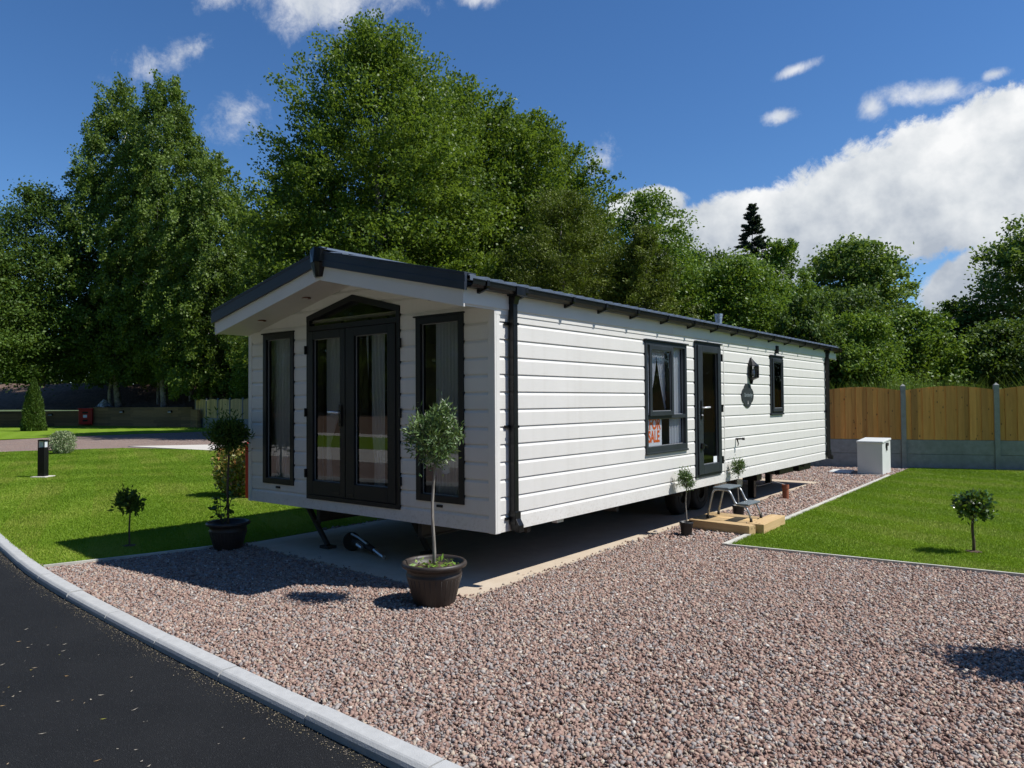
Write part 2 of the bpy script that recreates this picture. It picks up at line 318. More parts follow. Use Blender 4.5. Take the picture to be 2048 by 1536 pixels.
# ------------------------------------------------------------------ mesh helpers
class MB:
    def __init__(s): s.v = []; s.f = []; s.t = []; s.tint = 0.6
    def add(s, vs, fs):
        o = len(s.v); s.v += [tuple(p) for p in vs]
        for f in fs: s.f.append(tuple(i + o for i in f)); s.t.append(s.tint)
        return s
    def box(s, a, b, R=None, o=(0, 0, 0)):
        x0, y0, z0 = a; x1, y1, z1 = b
        vs = [(x0, y0, z0), (x1, y0, z0), (x1, y1, z0), (x0, y1, z0), (x0, y0, z1), (x1, y0, z1), (x1, y1, z1), (x0, y1, z1)]
        if R is not None: vs = [tuple(R @ Vector(p) + Vector(o)) for p in vs]
        return s.add(vs, [(0, 3, 2, 1), (4, 5, 6, 7), (0, 1, 5, 4), (1, 2, 6, 5), (2, 3, 7, 6), (3, 0, 4, 7)])
    def prism(s, poly, fn0, fn1):
        """poly of 2-D points; fn0/fn1 map a 2-D point to the two end faces"""
        n = len(poly); vs = [fn0(*p) for p in poly] + [fn1(*p) for p in poly]
        fs = [tuple(range(n - 1, -1, -1)), tuple(range(n, 2 * n))] + [(i, (i + 1) % n, n + (i + 1) % n, n + i) for i in range(n)]
        return s.add(vs, fs)
    def tube(s, pts, r, n=8, cap=True):
        pts = [Vector(p) for p in pts]; rs = r if isinstance(r, (list, tuple)) else [r] * len(pts)
        vs = []; up = Vector((0.13, 0.07, 1)).normalized(); last = None
        for i, p in enumerate(pts):
            d = (pts[min(i + 1, len(pts) - 1)] - pts[max(i - 1, 0)]).normalized()
            if last is None:
                a = d.cross(up) if abs(d.dot(up)) < 0.98 else d.cross(Vector((1, 0, 0)))
            else: a = last - d * last.dot(d)
            a.normalize(); last = a; bb = d.cross(a)
            for k in range(n):
                t = 2 * PI * k / n; vs.append(p + a * (math.cos(t) * rs[i]) + bb * (math.sin(t) * rs[i]))
        fs = []
        for i in range(len(pts) - 1):
            for k in range(n): fs.append((i * n + k, i * n + (k + 1) % n, (i + 1) * n + (k + 1) % n, (i + 1) * n + k))
        if cap: fs.append(tuple(range(n - 1, -1, -1))); fs.append(tuple((len(pts) - 1) * n + k for k in range(n)))
        return s.add(vs, fs)
    def lathe(s, prof, n=32, o=(0, 0, 0), close=False):
        vs = []; ox, oy, oz = o
        for r, z in prof:
            for k in range(n):
                t = 2 * PI * k / n; vs.append((ox + r * math.cos(t), oy + r * math.sin(t), oz + z))
        fs = []
        for i in range(len(prof) - 1):
            for k in range(n): fs.append((i * n + k, i * n + (k + 1) % n, (i + 1) * n + (k + 1) % n, (i + 1) * n + k))
        if close: fs.append(tuple(range(n - 1, -1, -1))); fs.append(tuple((len(prof) - 1) * n + k for k in range(n)))
        return s.add(vs, fs)
    def build(s, name, m, parent=None, bevel=0.0, smooth=False, loc=None):
        me = bpy.data.meshes.new(name); me.from_pydata(s.v, [], s.f); me.update()
        a = me.attributes.new('tint', 'FLOAT', 'FACE'); a.data.foreach_set('value', s.t)
        me.materials.append(m)
        if smooth:
            for p in me.polygons: p.use_smooth = True
        o = bpy.data.objects.new(name, me); C.objects.link(o)
        if parent: o.parent = parent
        if loc: o.location = loc
        if bevel > 0:
            b = o.modifiers.new('bevel', 'BEVEL'); b.width = bevel; b.segments = 2; b.limit_method = 'ANGLE'
        return o

def tag(o, label=None, cat=None, group=None, kind=None):
    if label: o['label'] = label
    if cat: o['category'] = cat
    if group: o['group'] = group
    if kind: o['kind'] = kind
    return o
def empty(name, loc, rz=0.0, label=None, cat=None, group=None):
    o = bpy.data.objects.new(name, None); C.objects.link(o); o.location = loc; o.rotation_euler = (0, 0, rz)
    o.empty_display_size = 0.2
    return tag(o, label, cat, group)
def struct(name, mb, m, **k):
    o = mb.build(name, m, **k); o['kind'] = 'structure'; return o
def copy_tree(o, parent=None):
    c = o.copy(); C.objects.link(c); c.parent = parent
    for ch in [x for x in bpy.data.objects if x.parent == o]: copy_tree(ch, c)
    return c

def quads(name, V, tint, m, parent=None, k=4):
    """V: (N,k,3) array -> one mesh of N k-gons with a per-face tint"""
    n = len(V); me = bpy.data.meshes.new(name)
    me.vertices.add(n * k); me.vertices.foreach_set('co', np.ascontiguousarray(V, dtype=np.float32).ravel())
    me.loops.add(n * k); me.loops.foreach_set('vertex_index', np.arange(n * k, dtype=np.int32))
    me.polygons.add(n); me.polygons.foreach_set('loop_start', np.arange(0, n * k, k, dtype=np.int32))
    me.update(calc_edges=True)
    a = me.attributes.new('tint', 'FLOAT', 'FACE'); a.data.foreach_set('value', np.clip(tint, 0, 1).astype(np.float32))
    me.materials.append(m)
    o = bpy.data.objects.new(name, me); C.objects.link(o)
    if parent: o.parent = parent
    return o

def unit(a): return a / np.maximum(np.linalg.norm(a, axis=-1, keepdims=True), 1e-9)
def leaves(rs, c, d, nrm, ln, wd):
    """rhombic leaves: centres c, axis d, approximate normal nrm"""
    d = unit(d); s = unit(np.cross(d, nrm)); ln = ln[:, None] / 2; wd = wd[:, None] / 2
    return np.stack([c - d * ln, c + s * wd - d * ln * 0.1, c + d * ln, c - s * wd - d * ln * 0.1], 1)


# ------------------------------------------------------------------ trees
def spray_tree(rs, H, prof, n_clump, per, leaf, style, lobes=5, z0=0.0, sx=1.0, sy=1.0, shell=0.45):
    """Leaf-by-leaf crown. prof: [(t, radius)] over the crown height H."""
    ts = np.array([p[0] for p in prof]); rr = np.array([p[1] for p in prof])
    # sample heights proportional to radius
    t = rs.random(n_clump * 6); kf_ = 0.45 if style == 'fir' else 0.85
    keep = rs.random(n_clump * 6) < (np.interp(t, ts, rr) / rr.max() * kf_ + (1 - kf_)); t = t[keep][:n_clump]
    n = len(t); th = rs.random(n) * 2 * PI
    ph = rs.random(8) * 2 * PI
    la = 0.3 if style == 'fir' else 1.0
    lob = 1 + la * (0.11 * np.sin(lobes * th + ph[0] + 3 * t) + 0.10 * np.sin((lobes + 3) * th + ph[1] - 9 * t) + 0.08 * np.sin(17 * t + 2 * th + ph[2]))
    R = np.interp(t, ts, rr) * lob
    u = rs.random(n) ** shell
    r = R * u
    cx = r * np.cos(th) * sx; cy = r * np.sin(th) * sy; cz = z0 + t * H
    P = np.stack([cx, cy, cz], 1); out = np.stack([np.cos(th), np.sin(th), np.zeros(n)], 1)
    ctint = 0.5 + 0.22 * rs.standard_normal(n)
    L = rr.max() * 0.26 * (0.6 + 0.8 * rs.random(n))
    if style == 'beech':
        D = out + np.stack([np.zeros(n), np.zeros(n), 0.25 + 0.9 * np.maximum(t - 0.45, 0) * 2 + 0.25 * rs.standard_normal(n)], 1)
        D += 0.25 * rs.standard_normal((n, 3)); wid = 0.26
    elif style == 'birch':
        D = 0.45 * out + np.array([0, 0, -1.0]) * (np.where(t > 0.9, -0.9, 1.0))[:, None] + 0.22 * rs.standard_normal((n, 3)); wid = 0.20; L = L * 1.1
    elif style == 'fir':
        D = out + np.stack([np.zeros(n), np.zeros(n), -0.2 + 2.2 * np.maximum(t - 0.7, 0)], 1) + 0.1 * rs.standard_normal((n, 3)); wid = 0.13; L = L * (0.3 + 1.0 * np.interp(t, ts, rr) / rr.max())
    elif style == 'column':
        D = 0.35 * out + np.array([0, 0, 1.0]) + 0.15 * rs.standard_normal((n, 3)); wid = 0.25
    else:
        D = out + np.array([0, 0, 0.35]) + 0.7 * rs.standard_normal((n, 3)); wid = 0.55
    D = unit(D)
    i = np.repeat(np.arange(n), per); m = len(i)
    s = rs.random(m)
    w = wid * L[i] * (1.15 - 0.75 * s)
    off = rs.standard_normal((m, 3)) * w[:, None] * np.array([1, 1, 0.55])
    c = P[i] + D[i] * ((s - 0.35) * L[i])[:, None] + off
    if style == 'birch': c[:, 2] -= 0.0
    if style == 'beech': c[:, 2] -= 0.12 * L[i] * s * s
    ld = D[i] + 0.8 * rs.standard_normal((m, 3))
    nr = np.array([0, 0, 1.0]) * (0.9 if style != 'birch' else 0.3) + 0.75 * rs.standard_normal((m, 3)) + 0.3 * out[i]
    ln = leaf[0] * (0.7 + 0.6 * rs.random(m)); wd = leaf[1] * (0.7 + 0.6 * rs.random(m))
    V = leaves(rs, c, ld, nr, ln, wd)
    return V, ctint[i] + 0.15 * rs.standard_normal(m), P, R

def trunk_mb(rs, H, r0, P, n_limb, z_split, lean=0.0, stems=1):
    mb = MB()
    for s_ in range(stems):
        ang = rs.random() * 6.28; k = lean + (0.10 if stems > 1 else 0.0)
        pts = []; rad = []
        for j in range(9):
            f = j / 8; pts.append((math.cos(ang) * k * H * f * (1 + 0.2 * rs.standard_normal()) + 0.012 * H * rs.standard_normal() * (f > 0), math.sin(ang) * k * H * f + 0.012 * H * rs.standard_normal() * (f > 0), f * H * 0.9))
            rad.append(r0 * (1 - 0.92 * f) * (1.35 if j == 0 else 1) / (1 if stems == 1 else 1.4))
        mb.tube(pts, rad, 9)
        A = np.array(pts)
        idx = rs.choice(len(P), min(n_limb // stems, len(P)), replace=False)
        for q in idx:
            e = P[q]; zb = max(z_split * H, e[2] - abs(np.linalg.norm(e[:2])) * 0.7 - 0.5); zb = min(zb, H * 0.85)
            b = np.array([np.interp(zb, A[:, 2], A[:, 0]), np.interp(zb, A[:, 2], A[:, 1]), zb])
            rb = r0 * (1 - 0.92 * zb / (0.9 * H)) * 0.4
            mid = b * 0.5 + e * 0.5 + np.array([0, 0, 0.06 * H * rs.random()]) + rs.standard_normal(3) * 0.012 * H
            mb.tube([b, b * 0.7 + mid * 0.3, mid, mid * 0.4 + e * 0.6, e], [rb, rb * 0.8, rb * 0.55, rb * 0.3, rb * 0.1], 5, cap=False)
    return mb

def tree(name, label, cat, x, y, z, H, prof, seed, clump, per, leaf, style, m, bark=M_bark, r0=0.22, z_split=0.25, crown0=0.1, limbs=26, group=None, stems=1, shell=0.45, lobes=5, sx=1, sy=1, rz=0.0):
    rs = np.random.default_rng(seed)
    V, t, P, R = spray_tree(rs, H * (1 - crown0), prof, clump, per, leaf, style, lobes, H * crown0, sx, sy, shell)
    root = empty(name, (x, y, z), rz, label, cat, group)
    quads('crown', V, t, m, root)
    trunk_mb(rs, H, r0, P, limbs, z_split, stems=stems).build('trunk', bark, root, smooth=True)
    return root

GB = 'broadleaved trees standing behind the holiday home'
BEECH = [(0, 0.72), (0.15, 0.95), (0.4, 1.0), (0.55, 0.93), (0.68, 0.80), (0.80, 0.60), (0.92, 0.36), (1, 0.07)]
def sc_(p, k): return [(a, b * k) for a, b in p]
FAR = 1.25
tree('beech_tree', 'tallest dark green beech directly behind the gable peak of the roof', 'tree', -25.0, 20.8, 0, 20.9, sc_(BEECH, 6.3), 11, 1500, 130, (0.17, 0.112), 'beech', M_beech, crown0=0.06, limbs=40, r0=0.34, group=GB, lobes=4)
tree('beech_tree', 'broad dark beech right of the tallest one, its top slightly lower', 'tree', -25.9, 28.0, 0, 20.5, sc_(BEECH, 6.6), 12, 1300, 125, (0.20, 0.13), 'beech', M_beech, crown0=0.06, limbs=30, r0=0.3, group=GB, lobes=4)
tree('beech_tree', 'rounded beech forming the right shoulder of the big dark tree group', 'tree', -22.6, 30.4, 0, 18.6, sc_(BEECH, 6.1), 13, 1100, 120, (0.20, 0.13), 'beech', M_beech, crown0=0.06, limbs=26, r0=0.28, group=GB)
tree('beech_tree', 'loose beech with long drooping side branches, left of the tallest beech', 'tree', -29.6, 19.6, 0, 14.9, sc_([(0, 0.9), (0.2, 1), (0.45, 0.95), (0.7, 0.75), (0.88, 0.5), (1, 0.1)], 3.3), 14, 520, 110, (0.16, 0.105), 'birch', M_beech, crown0=0.34, limbs=22, r0=0.2, group=GB)
tree('yew_tree', 'olive yellow green feathery evergreen right of the dark beeches', 'tree', -15.3, 23.6, 0, 11.4, sc_([(0, 0.95), (0.3, 1), (0.6, 0.8), (0.85, 0.45), (1, 0.1)], 3.9), 15, 900, 120, (0.13, 0.06), 'beech', M_yew, crown0=0.05, limbs=20, r0=0.22, group=GB)
tree('yew_tree', 'lower olive green evergreen just above the middle of the roof', 'tree', -11.6, 24.5, 0, 9.2, sc_([(0, 0.95), (0.3, 1), (0.6, 0.78), (0.85, 0.4), (1, 0.05)], 2.4), 16, 620, 120, (0.13, 0.06), 'beech', M_yew, crown0=0.05, limbs=16, r0=0.2, group=GB)
GR = 'mixed trees beyond the right-hand fence'
ASH = [(0, 0.75), (0.2, 1.0), (0.5, 0.95), (0.75, 0.7), (0.9, 0.42), (1, 0.12)]
tree('ash_tree', 'bright green leafy tree whose pointed top rises beside the white cloud', 'tree', -13.9, 29.6, 0, 12.2, sc_(ASH, 3.3), 17, 520, 110, (0.16, 0.10), 'ash', M_ash, crown0=0.08, limbs=20, r0=0.2, group=GR)
tree('ash_tree', 'mid green tree between the bright pointed tree and the dark spruce', 'tree', -14.0, 36.6, 0, 10.2, sc_(ASH, 4.0), 18, 560, 110, (0.18, 0.12), 'ash', M_dleaf, crown0=0.08, limbs=20, r0=0.22, group=GR)
tree('ash_tree', 'fresh green bushy tree below the spruce, just above the roof line', 'tree', -9.9, 31.4, 0, 8.7, sc_(ASH, 3.3), 19, 520, 110, (0.15, 0.10), 'ash', M_ash, crown0=0.05, limbs=18, r0=0.2, group=GR)
tree('spruce_tree', 'dark narrow spruce spike standing against the white cloud', 'tree', -17.7, 54.5, 0, 17.6, sc_([(0, 1), (0.3, 0.85), (0.6, 0.55), (0.85, 0.26), (1, 0.03)], 3.3), 20, 800, 110, (0.26, 0.10), 'fir', M_fir, crown0=0.04, limbs=24, r0=0.25, group=GR, shell=0.6)
tree('birch_tree', 'light green weeping birch right of the dark spruce', 'tree', -9.9, 38.0, 0, 10.6, sc_([(0, 0.9), (0.3, 1), (0.6, 0.8), (0.85, 0.5), (1, 0.12)], 3.0), 21, 430, 110, (0.15, 0.10), 'birch', M_ash, M_birchbark, crown0=0.06, limbs=20, r0=0.18, group=GR)
POP = [(0, 0.35), (0.15, 0.7), (0.35, 0.98), (0.6, 1.0), (0.82, 0.82), (0.95, 0.5), (1, 0.2)]
tree('poplar_tree', 'wide round topped poplar with open branches above the green thicket', 'tree', -9.9, 54.3, 0, 13.3, sc_(POP, 3.6), 22, 330, 90, (0.26, 0.20), 'ash', M_pop, crown0=0.34, limbs=46, r0=0.24, z_split=0.25, group=GR, shell=0.5)
tree('poplar_tree', 'tall open poplar cut by the right edge of the photo', 'tree', 1.2, 48.9, 0, 12.1, sc_(POP, 3.2), 23, 200, 80, (0.24, 0.18), 'ash', M_pop, crown0=0.32, limbs=46, r0=0.22, z_split=0.25, group=GR, shell=0.5)
tree('thicket_tree', 'bushy light green tree below the round poplar', 'tree', -4.4, 30.6, 0, 5.4, sc_(ASH, 2.3), 24, 330, 110, (0.14, 0.10), 'ash', M_ash, crown0=0.02, limbs=14, r0=0.12, group=GR)
tree('thicket_tree', 'dense green tree standing right of the gutter end above the fence', 'tree', -6.3, 30.0, 0, 6.2, sc_(ASH, 2.4), 25, 360, 110, (0.14, 0.10), 'birch', M_dleaf, crown0=0.02, limbs=14, r0=0.12, group=GR)
tree('thicket_tree', 'low bright tree between the round poplar and the right poplar', 'tree', -3.3, 38.5, 0, 6.0, sc_(ASH, 2.7), 26, 330, 110, (0.17, 0.12), 'ash', M_ash, crown0=0.02, limbs=14, r0=0.12, group=GR)
tree('thicket_tree', 'dark blue green tree under the right-hand poplar', 'tree', -2.6, 50.0, 0, 7.6, sc_(ASH, 3.4), 27, 330, 100, (0.2, 0.14), 'ash', M_dleaf, crown0=0.02, limbs=14, r0=0.15, group=GR)
tree('thicket_tree', 'dark low tree at the right edge above the fence', 'tree', 0.4, 40.0, 0, 5.2, sc_(ASH, 2.9), 28, 330, 100, (0.17, 0.12), 'ash', M_dleaf, crown0=0.02, limbs=14, r0=0.15, group=GR)
tree('thicket_tree', 'small far tree seen low between the weeping birch and the poplar', 'tree', -8.2, 46.0, 0, 8.4, sc_(ASH, 3.6), 29, 330, 100, (0.2, 0.14), 'ash', M_dleaf, crown0=0.02, limbs=14, r0=0.15, group=GR)
GL = 'trees on the mulch bank at the left'
BIR = [(0, 0.62), (0.18, 0.95), (0.45, 1.0), (0.68, 0.78), (0.86, 0.5), (0.96, 0.28), (1, 0.1)]
tree('birch_tree', 'tall birch with pale trunk, left of the two highest in its group', 'tree', -54.2, 20.7, 1.0, 24.7, sc_(BIR, 4.4), 31, 900, 105, (0.19, 0.135), 'birch', M_birch, M_birchbark, crown0=0.10, limbs=36, r0=0.2, group=GL, z_split=0.15)
tree('birch_tree', 'highest birch of the left group, its top a narrow rounded dome', 'tree', -49.6, 21.9, 1.0, 24.4, sc_(BIR, 4.1), 32, 860, 105, (0.19, 0.135), 'birch', M_birch, M_birchbark, crown0=0.10, limbs=36, r0=0.2, group=GL, z_split=0.15)
tree('birch_tree', 'shorter weeping birch sloping down towards the roof of the home', 'tree', -44.0, 22.4, 1.0, 17.6, sc_(BIR, 4.0), 33, 760, 105, (0.18, 0.13), 'birch', M_birch, M_birchbark, crown0=0.08, limbs=30, r0=0.2, group=GL, z_split=0.15)
tree('maple_tree', 'dark tree at the left edge with a few reddish leaves on thin top twigs', 'tree', -57.5, 16.5, 3.0, 14.5, sc_(ASH, 4.6), 34, 520, 110, (0.20, 0.14), 'ash', M_dleaf, crown0=0.06, limbs=26, r0=0.24, group=GL)
tree('maple_tree', 'low dark tree cut by the left edge of the photo', 'tree', -56.5, 12.2, 3.0, 9.8, sc_(ASH, 4.6), 35, 480, 105, (0.20, 0.14), 'ash', M_dleaf, crown0=0.04, limbs=22, r0=0.24, group=GL)
tree('maple_tree', 'dark understorey tree in the shade behind the tall birches', 'tree', -57.5, 26.5, 3.6, 12.5, sc_(ASH, 6.0), 36, 560, 105, (0.22, 0.15), 'ash', M_dleaf, crown0=0.02, limbs=22, r0=0.24, group=GL)
tree('maple_tree', 'shaded tree low behind the potted tree, left of the house wall', 'tree', -46.0, 27.5, 3.0, 11.0, sc_(ASH, 5.5), 37, 560, 105, (0.20, 0.14), 'ash', M_dleaf, crown0=0.02, limbs=22, r0=0.24, group=GL)
tree('hazel_bush', 'sunlit light green bush above the short wavy fence at left', 'bush', -37.4, 23.6, 1.2, 6.0, sc_(ASH, 3.0), 38, 400, 105, (0.15, 0.11), 'ash', M_ash, crown0=0.0, limbs=16, r0=0.1, group=GL)
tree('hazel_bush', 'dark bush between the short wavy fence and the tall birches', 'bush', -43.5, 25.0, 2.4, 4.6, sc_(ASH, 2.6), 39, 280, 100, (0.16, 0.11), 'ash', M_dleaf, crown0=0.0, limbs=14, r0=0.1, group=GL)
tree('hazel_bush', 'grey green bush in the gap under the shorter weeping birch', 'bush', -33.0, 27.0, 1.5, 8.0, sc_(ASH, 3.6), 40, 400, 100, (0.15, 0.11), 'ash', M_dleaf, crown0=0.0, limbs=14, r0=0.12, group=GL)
for i, (x, y, h) in enumerate([(-54.8, 20.3, 9.5), (-52.0, 22.6, 9.0), (-49.6, 23.9, 10.0), (-47.4, 24.3, 8.0)]):
    rs = np.random.default_rng(80 + i); t_ = MB(); A = []
    for j in range(7): A.append((0.25 * rs.standard_normal() * j / 6, 0.25 * rs.standard_normal() * j / 6, h * j / 6))
    t_.tube(A, [0.15 - 0.016 * j for j in range(7)], 8)
    lab = ['leftmost bare pale trunk in the shade of the bank', 'pale trunk second from left in the shade of the bank', 'third pale trunk in the shade, left of the bulkhead lights', 'rightmost bare trunk on the shaded bank'][i]
    root = empty('birch_tree', (x, y, 0.9), 0, lab, 'tree', GL)
    t_.build('trunk', M_birchbark, root, smooth=True)
    V, tt, P, R = spray_tree(rs, 4.5, sc_(BIR, 2.6), 90, 100, (0.2, 0.14), 'birch', z0=h - 4.5)
    quads('crown', V, tt, M_dleaf, root)

# copies that stand outside the frame; most are seen in the panes
roots = {o['label'][:14]: o for o in bpy.data.objects if o.parent is None and 'label' in o}
def again(key, x, y, rz, label, s=1.0, group='trees round the rest of the park'):
    src = next(o for o in bpy.data.objects if o.parent is None and o.get('label', '').startswith(key))
    c = copy_tree(src); c.location = (x, y, 0); c.rotation_euler = (0, 0, rz); c.scale = (s, s, s)
    c['label'] = label; c['group'] = group
again('broad dark beech', 12, 40, 1.0, 'dark beech outside the photo to the right of the fence', 0.8)
again('rounded beech', 22, 34, 2.0, 'rounded beech outside the photo, far right', 0.8)
again('mid green tree', 5.5, 36, 0.5, 'mid green tree just outside the right edge of the photo', 0.8)
again('fresh green bushy', 30, 24, 2.5, 'bushy tree outside the photo beyond the right lawn', 0.9)
again('mid green tree', 34, 10, 2.5, 'mid green tree outside the photo, level with the photographer', 0.9)
again('broad dark beech', -31, -29, 1.4, 'dark beech across the road, outside the photo', 0.95)
again('rounded beech', -20, -30, 2.4, 'rounded beech across the road, outside the photo', 1.0)
again('broad dark beech', -8, -31, 0.3, 'dark beech across the road behind the photographer', 0.95)
again('rounded beech', 5, -27, 1.1, 'rounded beech added to block sky light behind the photographer', 1.0)  # this and the next two are added to hold back blue sky light
again('broad dark beech', 17, -22, 2.2, 'dark beech added to block sky light, right of and behind the photographer', 0.95)
again('mid green tree', 27, -10, 2.9, 'mid green tree added to block sky light, right of the photographer', 1.3)
again('mid green tree', -44, -31, 0.7, 'mid green tree across the road, outside the photo', 1.0)
again('mid green tree', -42, -19, 3.7, 'second mid green tree across the road, outside the photo', 1.3)
again('dark understorey', -54, -24, 1.7, 'dark understorey tree across the road, outside the photo', 1.0)

# ------------------------------------------------------------------ ground
KX = [-60, -40, -25, -15, -10, -6.71, -5.0, -4.126, -2.72, -0.987, -0.114, 0.734, 1.746, 4, 9, 40]
KY = [9.0, 5.2, 2.45, 0.2, -0.85, -1.535, -1.827, -1.975, -2.12, -2.255, -2.305, -2.35, -2.405, -2.47, -2.55, -2.6]
def kerb_y(x): return float(np.interp(x, KX, KY))
kx = np.concatenate([np.arange(-60, -12, 1.5), np.arange(-12, 6, 0.3), np.arange(6, 41, 2)])
from math import hypot
def smooth_kerb(x): return sum(kerb_y(x + d) for d in (-0.6, -0.3, 0, 0.3, 0.6)) / 5
KL = [(float(x), smooth_kerb(float(x))) for x in kx]

def sheet(name, poly, z, m, thick=0.0, parent=None):
    mb = MB()
    if thick: mb.prism(poly, lambda x, y: (x, y, z - thick), lambda x, y: (x, y, z))
    else: mb.add([(x, y, z) for x, y in poly], [tuple(range(len(poly)))])
    return struct(name, mb, m, parent=parent)

g = MB(); g.add([(-900, -900, -0.2), (900, -900, -0.2), (900, 900, -0.2), (-900, 900, -0.2)], [(0, 1, 2, 3)]); struct('ground', g, M_wildg)
rd = MB(); n = len(KL)
rd.add([(x, y - 0.10, -0.05) for x, y in KL] + [(x, y - 4.1, -0.05) for x, y in KL], [(i, n + i, n + i + 1, i + 1) for i in range(n - 1)])
struct('road', rd, M_road)
# kerb: individual stones with joints, a chamfered nose and a small upstand
kb = MB(); acc = 0.0; seg = []; prof = [(0.0, -0.09), (0.0, 0.012), (0.086, 0.012), (0.096, 0.008), (0.112, -0.004), (0.12, -0.02), (0.122, -0.09)]
L_ = [0.0]
for i in range(1, n): L_.append(L_[-1] + hypot(KL[i][0] - KL[i - 1][0], KL[i][1] - KL[i - 1][1]))
KA = np.array(KL); LA = np.array(L_)
def kp(s):
    p = np.array([np.interp(s, LA, KA[:, 0]), np.interp(s, LA, KA[:, 1])]); q = np.array([np.interp(s + .05, LA, KA[:, 0]), np.interp(s + .05, LA, KA[:, 1])])
    t = (q - p) / max(np.linalg.norm(q - p), 1e-6); return p, np.array([t[1], -t[0]])
s0 = 20.0; rk = random.Random(3)
while s0 < LA[-1] - 25:
    s1 = s0 + 0.91; kb.tint = rk.random(); dz = rk.uniform(-0.005, 0.005); cs = []
    for s in (s0 + 0.006, (s0 + s1) / 2, s1 - 0.006):
        p, nn = kp(s); cs.append([(p[0] + nn[0] * u, p[1] + nn[1] * u, v + dz) for u, v in prof])
    k = len(prof); vs = cs[0] + cs[1] + cs[2]; fs = []
    for r_ in range(2):
        for j in range(k): fs.append((r_ * k + j, r_ * k + (j + 1) % k, (r_ + 1) * k + (j + 1) % k, (r_ + 1) * k + j))
    fs += [tuple(range(k - 1, -1, -1)), tuple(range(2 * k, 3 * k))]
    kb.add(vs, fs); s0 = s1
struct('kerb', kb, M_kerb)
kb2 = MB(); kb2.add([(x, y - 4.1, -0.06) for x, y in KL] + [(x, y - 4.1, 0.012) for x, y in KL] + [(x, y - 4.22, 0.012) for x, y in KL], [(i, i + 1, n + i + 1, n + i) for i in range(n - 1)] + [(n + i, n + i + 1, 2 * n + i + 1, 2 * n + i) for i in range(n - 1)])
struct('kerb', kb2, M_kerb)
# far side of the road, seen in the panes
kf = [(x, y - 4.22) for x, y in KL if -30 < x < 20]; nk = len(kf)
fg = MB(); fg.add([(x, y, -0.012) for x, y in kf] + [(x, -8.4, -0.012) for x, y in kf], [(i, nk + i, nk + i + 1, i + 1) for i in range(nk - 1)]); struct('gravel', fg, M_gravel)
sheet('concrete_path', [(-30, -12.0), (20, -12.0), (20, -8.41), (-30, -8.41)], -0.008, M_slab2)
sheet('lawn', [(-60, -18), (20, -18), (20, -12.01), (-60, -12.01)], -0.006, M_lawn)
sheet('concrete_path', [(-60, -20), (20, -20), (20, -18.01), (-60, -18.01)], -0.008, M_slab2)
bk = MB(); bk.add([(-70, -20, -0.05), (30, -20, -0.05), (30, -24, 0.75), (-70, -24, 0.75), (30, -32, 1.0), (-70, -32, 1.0)], [(3, 2, 1, 0), (5, 4, 2, 3)])
struct('soil_bank', bk, M_soil)

gpoly = [p for p in KL if -36 <= p[0] <= 12] + [(12, 18.5), (-4, 13.1), (-20, 20), (-36, 24), (-36.5, 10.6), (-35.2, 7.2)]
sheet('gravel', gpoly, -0.012, M_gravel)
lawnL = [(x, y) for x, y in KL if -26 < x < -4.2][::-1]
lawnL = [(-4.126, -1.943)] + lawnL + [(-25.2, 3.2), (-24.9, 4.6), (-23.6, 7.45), (-21.0, 8.35), (-17.6, 8.72), (-10, 9.7), (-4.4, 10.6), (-3.74, 8.0), (-3.70, 4.0), (-3.66, -0.1)]
sheet('lawn', lawnL[::-1], 0.006, M_lawn, 0.03)
lawnR = [(0.80, 3.02), (9.5, 3.74), (9.5, 17.3), (0.62, 14.25), (0.62, 12.14), (0.74, 5.73), (0.77, 4.0)]
sheet('lawn', lawnR, 0.006, M_lawn, 0.03)
sheet('lawn', [(-36.5, 10.6), (-36, 21.5), (-45, 22.6), (-56, 19.5), (-64, 14.5), (-60, 9.0), (-36, 5.0)], 0.006, M_lawn, 0.03)
sheet('road', [(-56, 16.6), (-64, 13.2), (-70, 16), (-60, 20)], 0.02, M_road, 0.01)
sheet('house_slab', [(-3.60, -0.12), (-0.04, -0.31), (-0.20, 3.9), (-0.215, 10.05), (-3.68, 10.05)], 0.012, M_slab, 0.1)
sheet('neighbouring_slab', [(-24.7, 8.10), (-17.6, 8.76), (-8, 9.95), (-8, 17), (-13, 17.5), (-22.1, 11.56)], 0.012, M_slab2, 0.05)
def strip(name, pts, wdt, z0, z1, m):
    mb = MB()
    for (x0, y0), (x1, y1) in zip(pts[:-1], pts[1:]):
        d = hypot(x1 - x0, y1 - y0); nx, ny = -(y1 - y0) / d * wdt / 2, (x1 - x0) / d * wdt / 2
        mb.add([(x0 + nx, y0 + ny, z0), (x0 - nx, y0 - ny, z0), (x1 - nx, y1 - ny, z0), (x1 + nx, y1 + ny, z0), (x0 + nx, y0 + ny, z1), (x0 - nx, y0 - ny, z1), (x1 - nx, y1 - ny, z1), (x1 + nx, y1 + ny, z1)],
               [(0, 3, 2, 1), (4, 5, 6, 7), (0, 1, 5, 4), (1, 2, 6, 5), (2, 3, 7, 6), (3, 0, 4, 7)])
    return struct(name, mb, m)
strip('lawn_edging', [(-4.13, -1.955), (-3.87, -1.09), (-3.63, -0.11)], 0.030, -0.05, 0.030, M_edge)
strip('lawn_edging', [(0.80, 3.01), (2.2, 3.13), (9.5, 3.73)], 0.030, -0.05, 0.030, M_edge)
strip('lawn_edging', [(0.76, 3.03), (0.74, 4.0), (0.705, 5.73), (0.59, 12.14)], 0.055, -0.05, 0.026, M_edge)
strip('lawn_edging', [(0.62, 12.1), (0.0, 12.03)], 0.05, -0.05, 0.014, M_edge)

